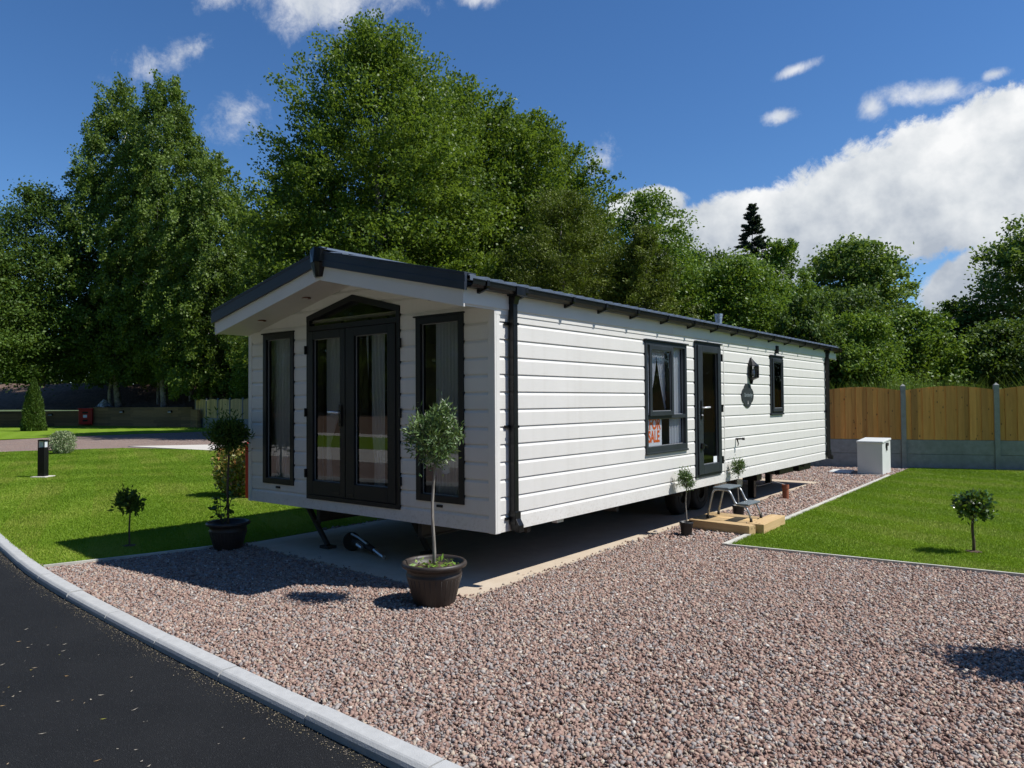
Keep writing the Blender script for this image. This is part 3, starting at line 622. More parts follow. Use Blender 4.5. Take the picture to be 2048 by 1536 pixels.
# grass blades
def inside(x, y, poly):
    r = np.zeros(len(x), bool); n = len(poly)
    for i in range(n):
        x0, y0 = poly[i]; x1, y1 = poly[(i + 1) % n]
        c = ((y0 > y) != (y1 > y)) & (x < (x1 - x0) * (y - y0) / ((y1 - y0) + 1e-12) + x0); r ^= c
    return r
def in_view(x, y, mar=0.12):
    dx = x - CAM[0]; dy = y - CAM[1]; dep = dx * cc.x + dy * cc.y; lat = (dx * ca.x + dy * ca.y) / np.maximum(dep, 0.1)
    return (dep > 0.8) & (np.abs(lat) < 0.694 + mar), dep
rs = np.random.default_rng(5)
def grass(name, poly, box, N, hgt, m=M_grass, keepf=None, zf=None):
    x = rs.uniform(box[0], box[1], N); y = rs.uniform(box[2], box[3], N)
    v, dep = in_view(x, y); k = v & inside(x + 0.012 * rs.standard_normal(N), y + 0.012 * rs.standard_normal(N), poly) & (rs.random(N) < np.clip(6.0 / dep, 0.05, 1) ** 1.1)
    x, y, dep = x[k], y[k], dep[k]; n = len(x); f = np.maximum(dep / 6.5, 0.8)
    lean = np.where(np.sin((0.42 * x + y) * 2 * PI / 1.1) > 0, 1.0, -1.0)
    a = rs.random(n) * PI; h = hgt * (0.5 + rs.random(n)); w_ = 0.0035 * f * (0.7 + 0.6 * rs.random(n))
    z0 = 0.004 if zf is None else zf(x, y)
    dx = np.cos(a) * w_; dy = np.sin(a) * w_
    tipx = x + lean * 0.16 * h + 0.4 * h * rs.standard_normal(n); tipy = y + lean * 0.26 * h + 0.4 * h * rs.standard_normal(n)
    zz = np.zeros(n) + z0
    V = np.stack([np.stack([x - dx, y - dy, zz], 1), np.stack([x + dx, y + dy, zz], 1), np.stack([tipx, tipy, zz + h], 1)], 1)
    pat = 0.40 * np.sin(x * 1.3 + 1.7 * np.sin(y * 0.9)) * np.sin(y * 1.1 + 2 * np.sin(x * 0.7)) + 0.14 * np.sin(4.1 * x + 2 * np.sin(3 * y)) * np.sin(3.7 * y)
    o = quads(name, V, 0.45 + 0.17 * lean + pat + 0.18 * rs.standard_normal(n), m, k=3); o['kind'] = 'stuff'; return o  # lean term tints the blades as light falls on each mowing pass
grass('grass', lawnL, (-25, -3.6, -2, 10.6), 3200000, 0.020)
grass('grass', lawnR, (0.6, 9.5, 3, 17.3), 1700000, 0.020)

# gravel stones
SL = [(-3.60, -0.12), (-0.04, -0.31), (-0.20, 3.9), (-0.215, 10.05), (-3.68, 10.05)]
def stones(name, N, box, size, dmin, dmax, excl):
    x = rs.uniform(box[0], box[1], N); y = rs.uniform(box[2], box[3], N)
    v, dep = in_view(x, y, 0.25); k = v & (dep >= dmin) & (dep < dmax)
    x, y, dep = x[k], y[k], dep[k]
    ky = np.interp(x, KX, KY); k = (y > ky + 0.004 + 0.01 * rs.random(len(x)))
    jit = np.where(rs.random(len(x)) < 0.035, 0.07, 0.010)
    for p in excl: k &= ~inside(x + jit * rs.standard_normal(len(x)), y + jit * rs.standard_normal(len(x)), p)
    x, y = x[k], y[k]; n = len(x)
    cube = np.array([(-1, -1, -1), (1, -1, -1), (1, 1, -1), (-1, 1, -1), (-1, -1, 1), (1, -1, 1), (1, 1, 1), (-1, 1, 1)], float) * 0.5
    F = np.array([(0, 3, 2, 1), (4, 5, 6, 7), (0, 1, 5, 4), (1, 2, 6, 5), (2, 3, 7, 6), (3, 0, 4, 7)])
    Vv = cube[None] + 0.17 * rs.standard_normal((n, 8, 3)) * 0.8
    sz = size * (0.55 + 1.3 * rs.random(n) ** 2.2)
    s3 = np.stack([sz * (0.9 + 0.5 * rs.random(n)), sz * (0.7 + 0.4 * rs.random(n)), sz * (0.45 + 0.4 * rs.random(n))], 1)
    Vv = Vv * s3[:, None, :]
    q = rs.standard_normal((n, 4)) * np.array([1, 0.35, 0.35, 1.0]); q /= np.linalg.norm(q, axis=1, keepdims=True)
    w_, a_, b_, c_ = q.T
    Rm = np.stack([1 - 2 * (b_ * b_ + c_ * c_), 2 * (a_ * b_ - c_ * w_), 2 * (a_ * c_ + b_ * w_), 2 * (a_ * b_ + c_ * w_), 1 - 2 * (a_ * a_ + c_ * c_), 2 * (b_ * c_ - a_ * w_), 2 * (a_ * c_ - b_ * w_), 2 * (b_ * c_ + a_ * w_), 1 - 2 * (a_ * a_ + b_ * b_)], 1).reshape(n, 3, 3)
    Vv = np.einsum('nij,nkj->nki', Rm, Vv)
    Vv += np.stack([x, y, rs.uniform(-0.012, 0.006, n) + np.where(inside(x, y, SL), 0.016, 0.0)], 1)[:, None, :]
    me = bpy.data.meshes.new(name); me.vertices.add(n * 8); me.vertices.foreach_set('co', Vv.astype(np.float32).ravel())
    idx = (F[None] + (np.arange(n) * 8)[:, None, None]).astype(np.int32).ravel()
    me.loops.add(len(idx)); me.loops.foreach_set('vertex_index', idx)
    me.polygons.add(n * 6); me.polygons.foreach_set('loop_start', np.arange(0, n * 24, 4, dtype=np.int32)); me.update(calc_edges=True)
    a = me.attributes.new('tint', 'FLOAT', 'FACE'); a.data.foreach_set('value', np.repeat(rs.random(n), 6).astype(np.float32))
    me.materials.append(M_stone); o = bpy.data.objects.new(name, me); C.objects.link(o); o['kind'] = 'stuff'; print(name, n); return o
stones('gravel_stones', 1100000, (-5.5, 6.5, -2.6, 8.0), 0.0120, 0.8, 8.5, [SL, lawnL, lawnR])
stones('gravel_stones', 200000, (-4, 2, 1, 14), 0.019, 8.5, 19, [SL, lawnL, lawnR])
# a few strays on the slab and kerb
# catkins, twigs and leaf bits on the tarmac
n = 900; x = rs.uniform(-8, 4.5, n); off = rs.random(n) ** 0.8 * 2.7 + 0.2; y = np.array([smooth_kerb(a) for a in x]) - 0.18 - off
ln = 0.008 + 0.03 * rs.random(n) ** 2.2; a = rs.normal(0.9, 0.6, n)
cen = np.stack([x, y, np.full(n, -0.046)], 1); d = np.stack([np.cos(a), np.sin(a), np.zeros(n)], 1)
V = leaves(rs, cen, d, np.array([0, 0, 1.0]) + 0.05 * rs.standard_normal((n, 3)), ln * 1.2, 0.004 + 0.006 * rs.random(n)); V[:, 2, 2] += 0.004
M_bits = attr_mat('dry_debris', [(0, (0.30, 0.27, 0.22)), (0.6, (0.42, 0.38, 0.30)), (0.9, (0.40, 0.24, 0.08)), (1, (0.35, 0.38, 0.05))], 0.9)
o = quads('leaf_debris', V, rs.random(n), M_bits); o['kind'] = 'stuff'
n = 5200; x = rs.uniform(-9, 5.5, n); y = np.array([smooth_kerb(a) for a in x]) - 0.125 - np.abs(rs.normal(0, 0.05, n)); cen = np.stack([x, y, np.full(n, -0.047)], 1)
V = leaves(rs, cen, rs.standard_normal((n, 3)) * np.array([1, 1, 0.2]), np.array([0, 0, 1.0]) + 0.3 * rs.standard_normal((n, 3)), 0.004 + 0.006 * rs.random(n), 0.003 + 0.004 * rs.random(n)); V[:, 2, 2] += 0.002
o = quads('road_grit', V, rs.random(n), attr_mat('gutter_grit', [(0, (0.10, 0.085, 0.05)), (0.5, (0.20, 0.17, 0.10)), (1, (0.30, 0.25, 0.20))], 0.9)); o['kind'] = 'stuff'

# ------------------------------------------------------------------ the holiday home
W = 3.654; L = 9.86; ZB = 0.49; XC = -W / 2
H = empty('holiday_home', (0, 0, 0), 0, 'cream clad single storey holiday home with slate blue roof and dark grey windows', 'holiday home')
def soff(x): return 2.785 - 0.222 * abs(x - XC)
def roofz(x): return soff(x) + 0.262 - 0.018 * abs(x - XC)

OPF = [(-3.37, -2.80, 0.71, 2.37), (-2.565, -1.145, 0.60, 2.60), (-0.925, -0.335, 0.705, 2.378)]
OPS = [(2.635, 3.70, 1.0, 2.285), (3.945, 4.75, 0.615, 2.343), (6.715, 7.29, 1.375, 2.29)]
def course(mb, place, u0, u1, z0, h, za, zb):
    """one board course from u0 to u1, clipped to the band za..zb"""
    if u1 - u0 < 0.004 or zb - za < 0.004: return
    pts = [(0.012, 0.0), (0.012, h - 0.034), (0.0, h - 0.008), (0.0, h)]
    def out(z):
        for (o0, a), (o1, b) in zip(pts[:-1], pts[1:]):
            if a <= z <= b: return o0 + (o1 - o0) * (z - a) / max(b - a, 1e-9)
        return 0.0
    lo, hi = za - z0, zb - z0
    pr = [(out(lo), lo)] + [(o_, z) for o_, z in pts if lo + 1e-4 < z < hi - 1e-4] + [(out(hi), hi), (-0.01, hi), (-0.01, lo)]
    mb.prism(pr, lambda o_, z: place(u0, o_, z0 + z), lambda o_, z: place(u1, o_, z0 + z))
def clad(mb, place, u0, u1, z0, h, ops):
    us = sorted(set([u0, u1] + [v for o_ in ops for v in o_[:2] if u0 < v < u1])); runs = []
    for a, b in zip(us[:-1], us[1:]):
        m_ = (a + b) / 2; hit = [o_ for o_ in ops if o_[0] < m_ < o_[1] and o_[3] > z0 and o_[2] < z0 + h]
        ivs = [(z0, z0 + h)] if not hit else [(p, q) for p, q in ((z0, hit[0][2]), (hit[0][3], z0 + h)) if q > p]
        for iv in ivs:
            if runs and abs(runs[-1][1] - a) < 1e-6 and runs[-1][2] == iv: runs[-1][1] = b
            else: runs.append([a, b, iv])
    for a, b, iv in runs: course(mb, place, a, b, z0, h, *iv)
# the gabled light over the french doors is cut in narrow steps hidden behind its frame
GAB = []
for i in range(24):
    a = -2.565 + 1.42 * i / 24; b = a + 1.42 / 24; far = max(abs(a - XC), abs(b - XC)); GAB.append((a, b, 0.60, 2.682 - 0.03 - far * 0.2265))
OPF2 = [OPF[0]] + GAB + [OPF[2]]
front = MB(); side = MB(); back = MB(); leftw = MB()
pf = lambda u, o_, z: (u, -o_, z); ps = lambda u, o_, z: (o_, u, z); pbk = lambda u, o_, z: (u, L + o_, z); pl = lambda u, o_, z: (-W - o_, u, z)
zc = [ZB] + [0.64 + 0.15 * k for k in range(12)] + [2.44, 2.59, 2.74]
for i in range(len(zc)):
    z0 = zc[i]; h = 0.15
    if z0 < 2.35: u0, u1 = -W, 0.0
    else: k = (2.785 - z0) / 0.222; u0, u1 = max(-W, XC - k), min(0, XC + k)
    clad(front, pf, u0, u1, z0, h, OPF2)
    if z0 < 2.35:
        for (ya, yb) in ((0.0, 4.885), (4.905, L)): clad(side, ps, ya, yb, z0, h, OPS)
        course(back, pbk, -W, 0, z0, h, z0, z0 + h); course(leftw, pl, 0, L, z0, h, z0, z0 + h)
front.build('front_cladding', M_side, H); side.build('side_cladding', M_side, H)
back.build('rear_cladding', M_side, H); leftw.build('far_side_cladding', M_side, H)
# inner lining with the same openings
def panel(mb, u0, u1, z0, z1, ops, f):
    us = sorted(set([u0, u1] + [v for o_ in ops for v in o_[:2]]))
    for a, b in zip(us[:-1], us[1:]):
        m_ = (a + b) / 2; hit = [o_ for o_ in ops if o_[0] < m_ < o_[1]]
        zs = [(z0, z1)] if not hit else [(z0, hit[0][2]), (hit[0][3], z1)]
        for p, q in zs:
            if q - p > 0.01: mb.box(f(a, p)[0], f(b, q)[1])
lin = MB()
panel(lin, -W + 0.06, -0.06, 0.53, 2.45, [(a, b, c, min(d, 2.44)) for a, b, c, d in OPF2], lambda u, z: ((u, 0.012, z), (u, 0.055, z)))
panel(lin, 0.0, L - 0.02, 0.53, 2.45, OPS, lambda u, z: ((-0.055, u, z), (-0.012, u, z)))
lin.box((-W + 0.012, 0.06, 0.53), (-W + 0.05, L - 0.02, 2.45)); lin.box((-W + 0.06, L - 0.06, 0.53), (-0.06, L - 0.012, 2.45))
lin.box((-W + 0.06, 3.9, 0.535), (-0.95, 3.95, 2.44)); lin.box((-W + 0.06, 5.0, 0.535), (-0.06, 5.05, 2.44)); lin.box((-W + 0.02, 0.02, 2.455), (-0.02, L - 0.02, 2.475))
lin.build('interior_lining', M_int, H)
fl = MB(); fl.box((-W + 0.01, 0.0, 0.492), (-0.01, L, 0.53)); fl.build('floor', M_floor, H)

# trims
t = MB(); t.box((-0.048, -0.017, ZB - 0.004), (0.017, 0.006, 2.42)); t.box((0.001, 0.0062, ZB - 0.004), (0.017, 0.052, 2.42)); t.box((-0.062, -0.0145, ZB - 0.003), (-0.048, -0.002, 2.42))
t.build('corner_trim', M_trim, H, bevel=0.003)
t = MB(); t.box((-W - 0.017, -0.017, ZB - 0.004), (-W + 0.048, 0.006, 2.42)); t.box((-W - 0.017, 0.0062, ZB - 0.004), (-W - 0.001, 0.052, 2.42)); t.build('corner_trim', M_trim, H, bevel=0.003)
t = MB(); t.box((0.001, 4.887, ZB - 0.002), (0.0155, 4.903, 2.38)); t.build('joint_strip', M_trim, H)
t = MB(); t.box((0.001, L - 0.05, ZB - 0.004), (0.017, L + 0.017, 2.42)); t.build('corner_trim', M_trim, H, bevel=0.003)
# eaves fascia on the long side and over the porch
for y0, y1 in ((-0.425, 3.3), (3.302, 7.0), (7.002, 10.42)):
    t = MB(); t.box((0.0185, y0, 2.392), (0.03, y1, 2.60)); t.build('eaves_fascia', M_trim, H, bevel=0.002)
t = MB(); t.box((-0.02, 0.0, 2.345), (0.0183, L, 2.43)); t.build('eaves_fascia', M_trim, H)
t = MB(); t.box((-W - 0.03, -0.425, 2.392), (-W - 0.018, 10.42, 2.60)); t.build('eaves_fascia', M_trim, H)
# soffits
for nm, y0, y1 in (('soffit', -0.405, -0.013), ('soffit', L + 0.013, 10.41)):
    t = MB(); p = [(-W - 0.018, soff(-W - 0.018)), (XC, soff(XC)), (0.0183, soff(0.0183)), (0.0183, soff(0.0183) + 0.02), (XC, soff(XC) + 0.02), (-W - 0.018, soff(-W - 0.018) + 0.02)]
    for q in ((0, 1, 4, 5), (1, 2, 3, 4)):
        t.prism([p[i] for i in q], lambda x, z: (x, y0, z), lambda x, z: (x, y1, z))
    s_o = t.build(nm, M_soff, H)
    if y0 < 0:
        for sx_ in (-3.12, -2.33, -1.32, -0.53):
            q = MB(); zz = soff(sx_); q.lathe([(0.0, 0.0), (0.030, -0.001), (0.044, -0.007), (0.048, -0.0005), (0.048, 0.004)], 20, (sx_, -0.20, zz))
            q.build('downlight', mat('bronze_downlight', (0.16, 0.06, 0.035), 0.35, metal=0.6) if 'bronze_downlight' not in MATS else MATS['bronze_downlight'], s_o)
# bargeboards (white) and slate-blue verge trims above them
for yy, sgn in ((-0.42, -1), (10.42, 1)):
    for x0, x1 in ((-W - 0.032, XC - 0.001), (XC + 0.001, 0.032)):
        t = MB(); lo = lambda x: soff(x) - 0.008; hi = lambda x: soff(x) + 0.14
        t.prism([(x0, lo(x0)), (x1, lo(x1)), (x1, hi(x1)), (x0, hi(x0))], lambda x, z: (x, yy, z), lambda x, z: (x, yy - sgn * 0.014, z)); t.build('bargeboard', M_trim, H, bevel=0.002)
        x0b, x1b = (x0 - 0.045, x1) if x0 < XC - 1 else (x0, x1 + 0.030)
        t = MB()
        for (a, b, pr_) in ((0.128, 0.192, 0.024), (0.190, 0.252, 0.018), (0.248, 0.262, 0.022)):
            t.prism([(x0b, soff(x0b) + a), (x1b, soff(x1b) + a), (x1b, soff(x1b) + b), (x0b, soff(x0b) + b)], lambda x, z: (x, yy + sgn * pr_, z), lambda x, z: (x, yy - sgn * (0.005 + a * 0.02), z))
        t.prism([(x0b, soff(x0b) + 0.262), (x1b, soff(x1b) + 0.262), (x1b, soff(x1b) + 0.274), (x0b, soff(x0b) + 0.274)], lambda x, z: (x, yy + sgn * 0.024, z), lambda x, z: (x, yy - sgn * 0.12, z))
        t.build('verge_trim', M_verge, H, bevel=0.002)
    t = MB()   # ridge end cap, a tapered keystone
    for (za, zb_, wa, wb, pa, pb_) in ((soff(XC) + 0.29, soff(XC) + 0.16, 0.12, 0.10, 0.055, 0.06), (soff(XC) + 0.16, soff(XC) + 0.02, 0.10, 0.055, 0.06, 0.035)):
        vs = [(XC - wa, yy, za), (XC + wa, yy, za), (XC + wb, yy, zb_), (XC - wb, yy, zb_), (XC, yy + sgn * pa, za + 0.02), (XC + wa * .7, yy + sgn * pa * .8, za - .01), (XC + wb * .7, yy + sgn * pb_ * .8, zb_), (XC, yy + sgn * pb_ * 1.2, zb_), (XC - wb * .7, yy + sgn * pb_ * .8, zb_), (XC - wa * .7, yy + sgn * pa * .8, za - .01)]
        t.add(vs, [(0, 3, 8, 9), (9, 8, 7, 4), (4, 7, 6, 5), (5, 6, 2, 1), (0, 9, 4, 5, 1), (3, 2, 6, 7, 8)])
    t.build('ridge_end_cap', M_gut, H)

# metal tile roof: stepped pantile profile
def roof_side(sgn):
    xe = 0.085 if sgn > 0 else -W - 0.085
    ys = np.arange(-0.40, 10.401, 0.03); nc = 6
    d = abs(xe - XC); us = []
    for r_ in range(nc):
        us += [(r_ / nc, 0.0), ((r_ + 0.97) / nc, 0.020), ((r_ + 0.999) / nc, 0.0)] if False else [(r_ / nc, 0.022), ((r_ + 0.04) / nc, 0.020), ((r_ + 0.995) / nc, 0.0)]
    vs = []; fs = []
    for u, lift in us:            # u from the eave up to the ridge
        x = xe + (XC - xe) * u
        for y in ys:
            wv = 0.5 + 0.5 * math.cos(2 * PI * y / 0.18); wv = wv ** 1.6
            vs.append((x, y, roofz(x) - 0.005 + 0.022 * wv + lift))
    ny = len(ys)
    for i in range(len(us) - 1):
        for j in range(ny - 1):
            q = (i * ny + j, i * ny + j + 1, (i + 1) * ny + j + 1, (i + 1) * ny + j); fs.append(q if sgn < 0 else q[::-1])
    # thickness at the eave
    o_ = len(vs); vs += [(xe, y, roofz(xe) - 0.012) for y in ys]; fs += [(j, j + 1, o_ + j + 1, o_ + j) for j in range(ny - 1)]
    return vs, fs
rf = MB()
for s_ in (1, -1): v_, f_ = roof_side(s_); rf.add(v_, f_)
ROOF = rf.build('roof', M_roof, H)
t = MB(); t.prism([(XC - 0.13, roofz(XC) - 0.005), (XC - 0.05, roofz(XC) + 0.035), (XC + 0.05, roofz(XC) + 0.035), (XC + 0.13, roofz(XC) - 0.005)], lambda x, z: (x, -0.44, z + 0.01), lambda x, z: (x, 10.44, z + 0.01)); t.build('ridge_cap', M_roof, ROOF)
t = MB(); t.prism([(-W + 0.0, roofz(-W) - 0.06), (XC, roofz(XC) - 0.05), (0.0, roofz(0) - 0.06), (0, roofz(0) - 0.09), (XC, roofz(XC) - 0.09), (-W, roofz(-W) - 0.09)][:6], lambda x, z: (x, -0.38, z), lambda x, z: (x, 10.38, z)); t.build('roof_deck', M_chas, ROOF)
t = MB(); t.lathe([(0.05, -0.12), (0.05, 0.12), (0.056, 0.125), (0.056, 0.165), (0.062, 0.17), (0.062, 0.20), (0.0, 0.205)], 24, (-0.46, 5.88, roofz(-0.46) - 0.015))
t.build('flue', M_galv, ROOF, smooth=False)

# gutter, brackets, downpipes
def gutter(x0, s_):
    t = MB(); p = [(0.0, 0.060), (0.0, 0.018), (0.016, 0.0), (0.072, 0.0), (0.096, 0.022), (0.101, 0.058), (0.107, 0.058), (0.107, 0.064), (0.095, 0.064), (0.094, 0.055), (0.089, 0.026), (0.070, 0.007), (0.018, 0.007), (0.007, 0.020), (0.007, 0.060)]
    t.prism([(x0 + s_ * a, 2.518 + b) for a, b in p], lambda x, z: (x, -0.415, z), lambda x, z: (x, 10.48, z))
    return t.build('gutter', M_gut, H)
G_ = gutter(0.034, 1); gutter(-W - 0.034, -1)
for i, yb in enumerate([-0.24, 0.28, 1.02, 1.62, 2.28, 3.0, 3.72, 4.42, 5.12, 5.85, 6.6, 7.35, 8.15, 8.95, 9.62, 10.3]):
    t = MB(); t.box((0.0305, yb - 0.016, 2.488), (0.036, yb + 0.016, 2.60))
    t.prism([(0.034, 2.488), (0.10, 2.506), (0.136, 2.514), (0.136, 2.519), (0.10, 2.516), (0.034, 2.512)], lambda x, z: (x, yb - 0.014, z), lambda x, z: (x, yb + 0.014, z))
    t.prism([(0.124, 2.515), (0.143, 2.54), (0.145, 2.585), (0.140, 2.585), (0.138, 2.545), (0.121, 2.518)], lambda x, z: (x, yb - 0.017, z), lambda x, z: (x, yb + 0.017, z))
    t.build('gutter_bracket', M_gut, G_)
for yp in (0.165, 9.70):
    t = MB(); t.box((0.022, yp, 0.60), (0.080, yp + 0.060, 2.515)); dp = t.build('downpipe', M_gut, H, bevel=0.006)
    t = MB(); t.box((0.030, yp - 0.03, 2.508), (0.144, yp + 0.095, 2.588)); t.prism([(0.019, 2.44), (0.084, 2.44), (0.105, 2.508), (0.019, 2.508)], lambda x, z: (x, yp - 0.004, z), lambda x, z: (x, yp + 0.064, z)); t.build('pipe_outlet', M_gut, dp, bevel=0.005)
    t = MB(); t.box((0.019, yp - 0.004, 0.545), (0.091, yp + 0.072, 0.66)); t.prism([(0.03, 0.50), (0.125, 0.485), (0.125, 0.545), (0.09, 0.60), (0.022, 0.60)], lambda x, z: (x, yp, z), lambda x, z: (x, yp + 0.068, z)); t.build('pipe_shoe', M_gut, dp, bevel=0.004)
    for zb_ in (2.27, 1.385, 0.60):
        t = MB(); t.box((0.0135, yp - 0.055, zb_ - 0.012), (0.030, yp + 0.10, zb_ + 0.012)); t.box((0.081, yp - 0.004, zb_ - 0.011), (0.085, yp + 0.066, zb_ + 0.011)); t.box((0.014, yp + 0.0615, zb_ - 0.013), (0.055, yp + 0.074, zb_ + 0.013)); t.build('pipe_bracket', M_gut, dp)

# ---- windows and doors. place(u, out, z): front wall faces -y, side wall faces +x
def frame_mb(place, u0, u1, z0, z1, wd, o0, o1, mb=None, wb=None):
    mb = mb or MB(); wb = wb or wd
    def bx(a, b, c, d): mb.prism([(a, c), (b, c), (b, d), (a, d)], lambda u, z: place(u, o0, z), lambda u, z: place(u, o1, z))
    bx(u0, u0 + wd, z0, z1); bx(u1 - wd, u1, z0, z1); bx(u0 + wd, u1 - wd, z0, z0 + wb); bx(u0 + wd, u1 - wd, z1 - wd, z1); return mb
def pane(place, u0, u1, z0, z1, o_, parent, nm='pane'):
    M_g = M_glass2 if place is ps else M_glass
    mb = MB(); mb.add([place(u0, o_, z0), place(u1, o_, z0), place(u1, o_, z1), place(u0, o_, z1)], [(0, 1, 2, 3)]); ob = mb.build(nm, M_g, parent)
    b = frame_mb(place, u0, u1, z0, z1, 0.006, o_ - 0.006, o_ + 0.004); b.build('glazing_bead', M_bead, parent); return ob
def bar(mb, place, u0, u1, z0, z1, o0, o1):
    mb.prism([(u0, z0), (u1, z0), (u1, z1), (u0, z1)], lambda u, z: place(u, o0, z), lambda u, z: place(u, o1, z)); return mb

for (u0, u1, z0, z1) in (OPF[0], OPF[2]):
    mb = frame_mb(pf, u0, u1, z0, z1, 0.062, -0.05, 0.026); bar(mb, pf, u0 - 0.025, u1 + 0.012, z1, z1 + 0.014, -0.01, 0.036)
    w_ = mb.build('window_frame', M_dark, H, bevel=0.003); w_.name = 'window'; pane(pf, u0 + 0.062, u1 - 0.062, z0 + 0.062, z1 - 0.062, -0.01, w_)
    t = MB(); t.box(((u0 + u1) / 2 - 0.035, -0.028, z0 - 0.045), ((u0 + u1) / 2 + 0.035, -0.012, z0 - 0.022)); t.build('drain_cap', M_dark, w_, bevel=0.004)
# french doors with gabled light
u0, u1, z0 = -2.570, -1.140, 0.595
t = MB(); o0, o1 = -0.05, 0.024; um = XC
bar(t, pf, u0, u0 + 0.05, z0, 2.515, o0, o1); bar(t, pf, u1 - 0.05, u1, z0, 2.515, o0, o1); bar(t, pf, u0 + 0.05, u1 - 0.05, z0, z0 + 0.045, o0, o1); bar(t, pf, u0 + 0.05, u1 - 0.05, 2.355, 2.41, o0, o1)
for (a, b) in (((u0, 2.515), (um, 2.682)), ((um, 2.682), (u1, 2.515))):
    t.prism([(a[0], a[1] - 0.062), (b[0], b[1] - 0.062), b, a], lambda u, z: pf(u, o0, z), lambda u, z: pf(u, o1 + 0.002, z))
DF = t.build('french_doors', M_dark, H, bevel=0.003)
t = MB(); t.add([pf(u0 + .05, -0.012, 2.41), pf(u1 - .05, -0.012, 2.41), pf(u1 - .05, -0.012, 2.465), pf(um, -0.012, 2.625), pf(u0 + .05, -0.012, 2.465)], [(0, 1, 2, 3, 4)]); t.build('gable_pane', M_glass, DF)
for (a, b, ga, gb) in ((u0 + 0.05, -1.925, -2.45, -2.005), (-1.915, u1 - 0.05, -1.785, -1.300)):
    t = MB(); bar(t, pf, a, ga, 0.645, 2.35, -0.04, 0.034); bar(t, pf, gb, b, 0.645, 2.35, -0.04, 0.034); bar(t, pf, ga, gb, 0.645, 0.79, -0.04, 0.034); bar(t, pf, ga, gb, 2.265, 2.35, -0.04, 0.034)
    d_ = t.build('door', M_dark, DF, bevel=0.004)
    # third level: panes and ironmongery belong to each leaf
    mbp = MB(); mbp.add([pf(ga, 0.0, 0.79), pf(gb, 0.0, 0.79), pf(gb, 0.0, 2.265), pf(ga, 0.0, 2.265)], [(0, 1, 2, 3)]); mbp.build('pane', M_glass, DF)
    frame_mb(pf, ga, gb, 0.79, 2.265, 0.006, -0.004, 0.006).build('glazing_bead', M_bead, DF)
t = MB(); t.box((-2.005, -0.05, 1.36), (-1.968, -0.034, 1.58)); t.box((-1.995, -0.058, 1.39), (-1.978, -0.05, 1.42)); t.build('lock_plate', M_gut, DF, bevel=0.006)
t = MB(); t.tube([(-1.987, -0.05, 1.50), (-1.987, -0.085, 1.50), (-2.03, -0.092, 1.503), (-2.115, -0.092, 1.507)], [0.011, 0.011, 0.014, 0.011], 10); t.build('door_handle', M_handle, DF, smooth=True)
for sx_, xs_ in ((-1, u0 - 0.018), (1, u1 + 0.002)):
    for zz in (0.86, 1.50, 2.16):
        t = MB(); t.box((xs_, -0.042, zz - 0.045), (xs_ + 0.018, -0.014, zz + 0.045)); t.build('hinge', M_gut, DF, bevel=0.004)
for xs_ in (-2.06, -1.84):
    t = MB(); t.box((xs_ - 0.045, -0.038, 0.672), (xs_ + 0.045, -0.033, 0.688)); t.build('drain_cap', M_gut, DF)

# side window: small casement over a fixed light
(u0, u1, z0, z1) = OPS[0]; zt = 1.415
t = frame_mb(ps, u0, u1, z0, z1, 0.05, -0.05, 0.028, wb=0.075); bar(t, ps, u0 + 0.05, u1 - 0.05, zt - 0.025, zt + 0.02, -0.05, 0.026); bar(t, ps, 3.255, 3.29, zt + 0.02, z1 - 0.05, -0.05, 0.024)
bar(t, ps, u0 - 0.02, u1 + 0.02, z1, z1 + 0.015, -0.01, 0.05); bar(t, ps, u0 - 0.006, u1 + 0.006, z0 - 0.012, z0 + 0.01, -0.01, 0.04)
SW = t.build('window', M_darkside, H, bevel=0.003)
pane(ps, 3.29, u1 - 0.05, zt + 0.02, z1 - 0.05, -0.012, SW); pane(ps, u0 + 0.05, u1 - 0.05, z0 + 0.075, zt - 0.025, -0.012, SW)
frame_mb(ps, 2.69, 3.285, 1.425, 2.235, 0.055, 0.0285, 0.052).build('sash', M_darkside, SW, bevel=0.004)
pane(ps, 2.745, 3.23, 1.48, 2.18, 0.034, SW)
# second side window
(u0, u1, z0, z1) = OPS[2]
t = frame_mb(ps, u0, u1, z0, z1, 0.05, -0.05, 0.030); bar(t, ps, u0 - 0.015, u1 + 0.015, z1, z1 + 0.014, -0.01, 0.05); bar(t, ps, u0 - 0.006, u1 + 0.006, z0 - 0.012, z0 + 0.01, -0.01, 0.04)
S2 = t.build('window', M_darkside, H, bevel=0.003); frame_mb(ps, u0 + 0.04, u1 - 0.04, z0 + 0.04, z1 - 0.04, 0.055, 0.0305, 0.05).build('sash', M_darkside, S2, bevel=0.004)
pane(ps, u0 + 0.095, u1 - 0.095, z0 + 0.095, z1 - 0.095, 0.034, S2)
# side door
(u0, u1, z0, z1) = OPS[1]
t = frame_mb(ps, u0, u1, z0, z1, 0.045, -0.05, 0.030); bar(t, ps, u0 - 0.015, u1 + 0.02, z1, z1 + 0.015, -0.01, 0.055); FR = t.build('door_frame', M_darkside, H, bevel=0.003)
t = MB(); bar(t, ps, 3.985, 4.125, 0.655, 2.305, -0.03, 0.050); bar(t, ps, 4.615, 4.715, 0.655, 2.305, -0.03, 0.050); bar(t, ps, 4.125, 4.615, 0.655, 0.775, -0.03, 0.050); bar(t, ps, 4.125, 4.615, 2.22, 2.305, -0.03, 0.050)
D2 = t.build('door', M_darkside, H, bevel=0.005); pane(ps, 4.125, 4.615, 0.775, 2.22, 0.02, D2)
t = MB(); t.box((0.051, 4.035, 1.36), (0.062, 4.072, 1.60)); t.box((0.062, 4.045, 1.38), (0.070, 4.062, 1.42)); t.build('lock_plate', M_gut, D2, bevel=0.005)
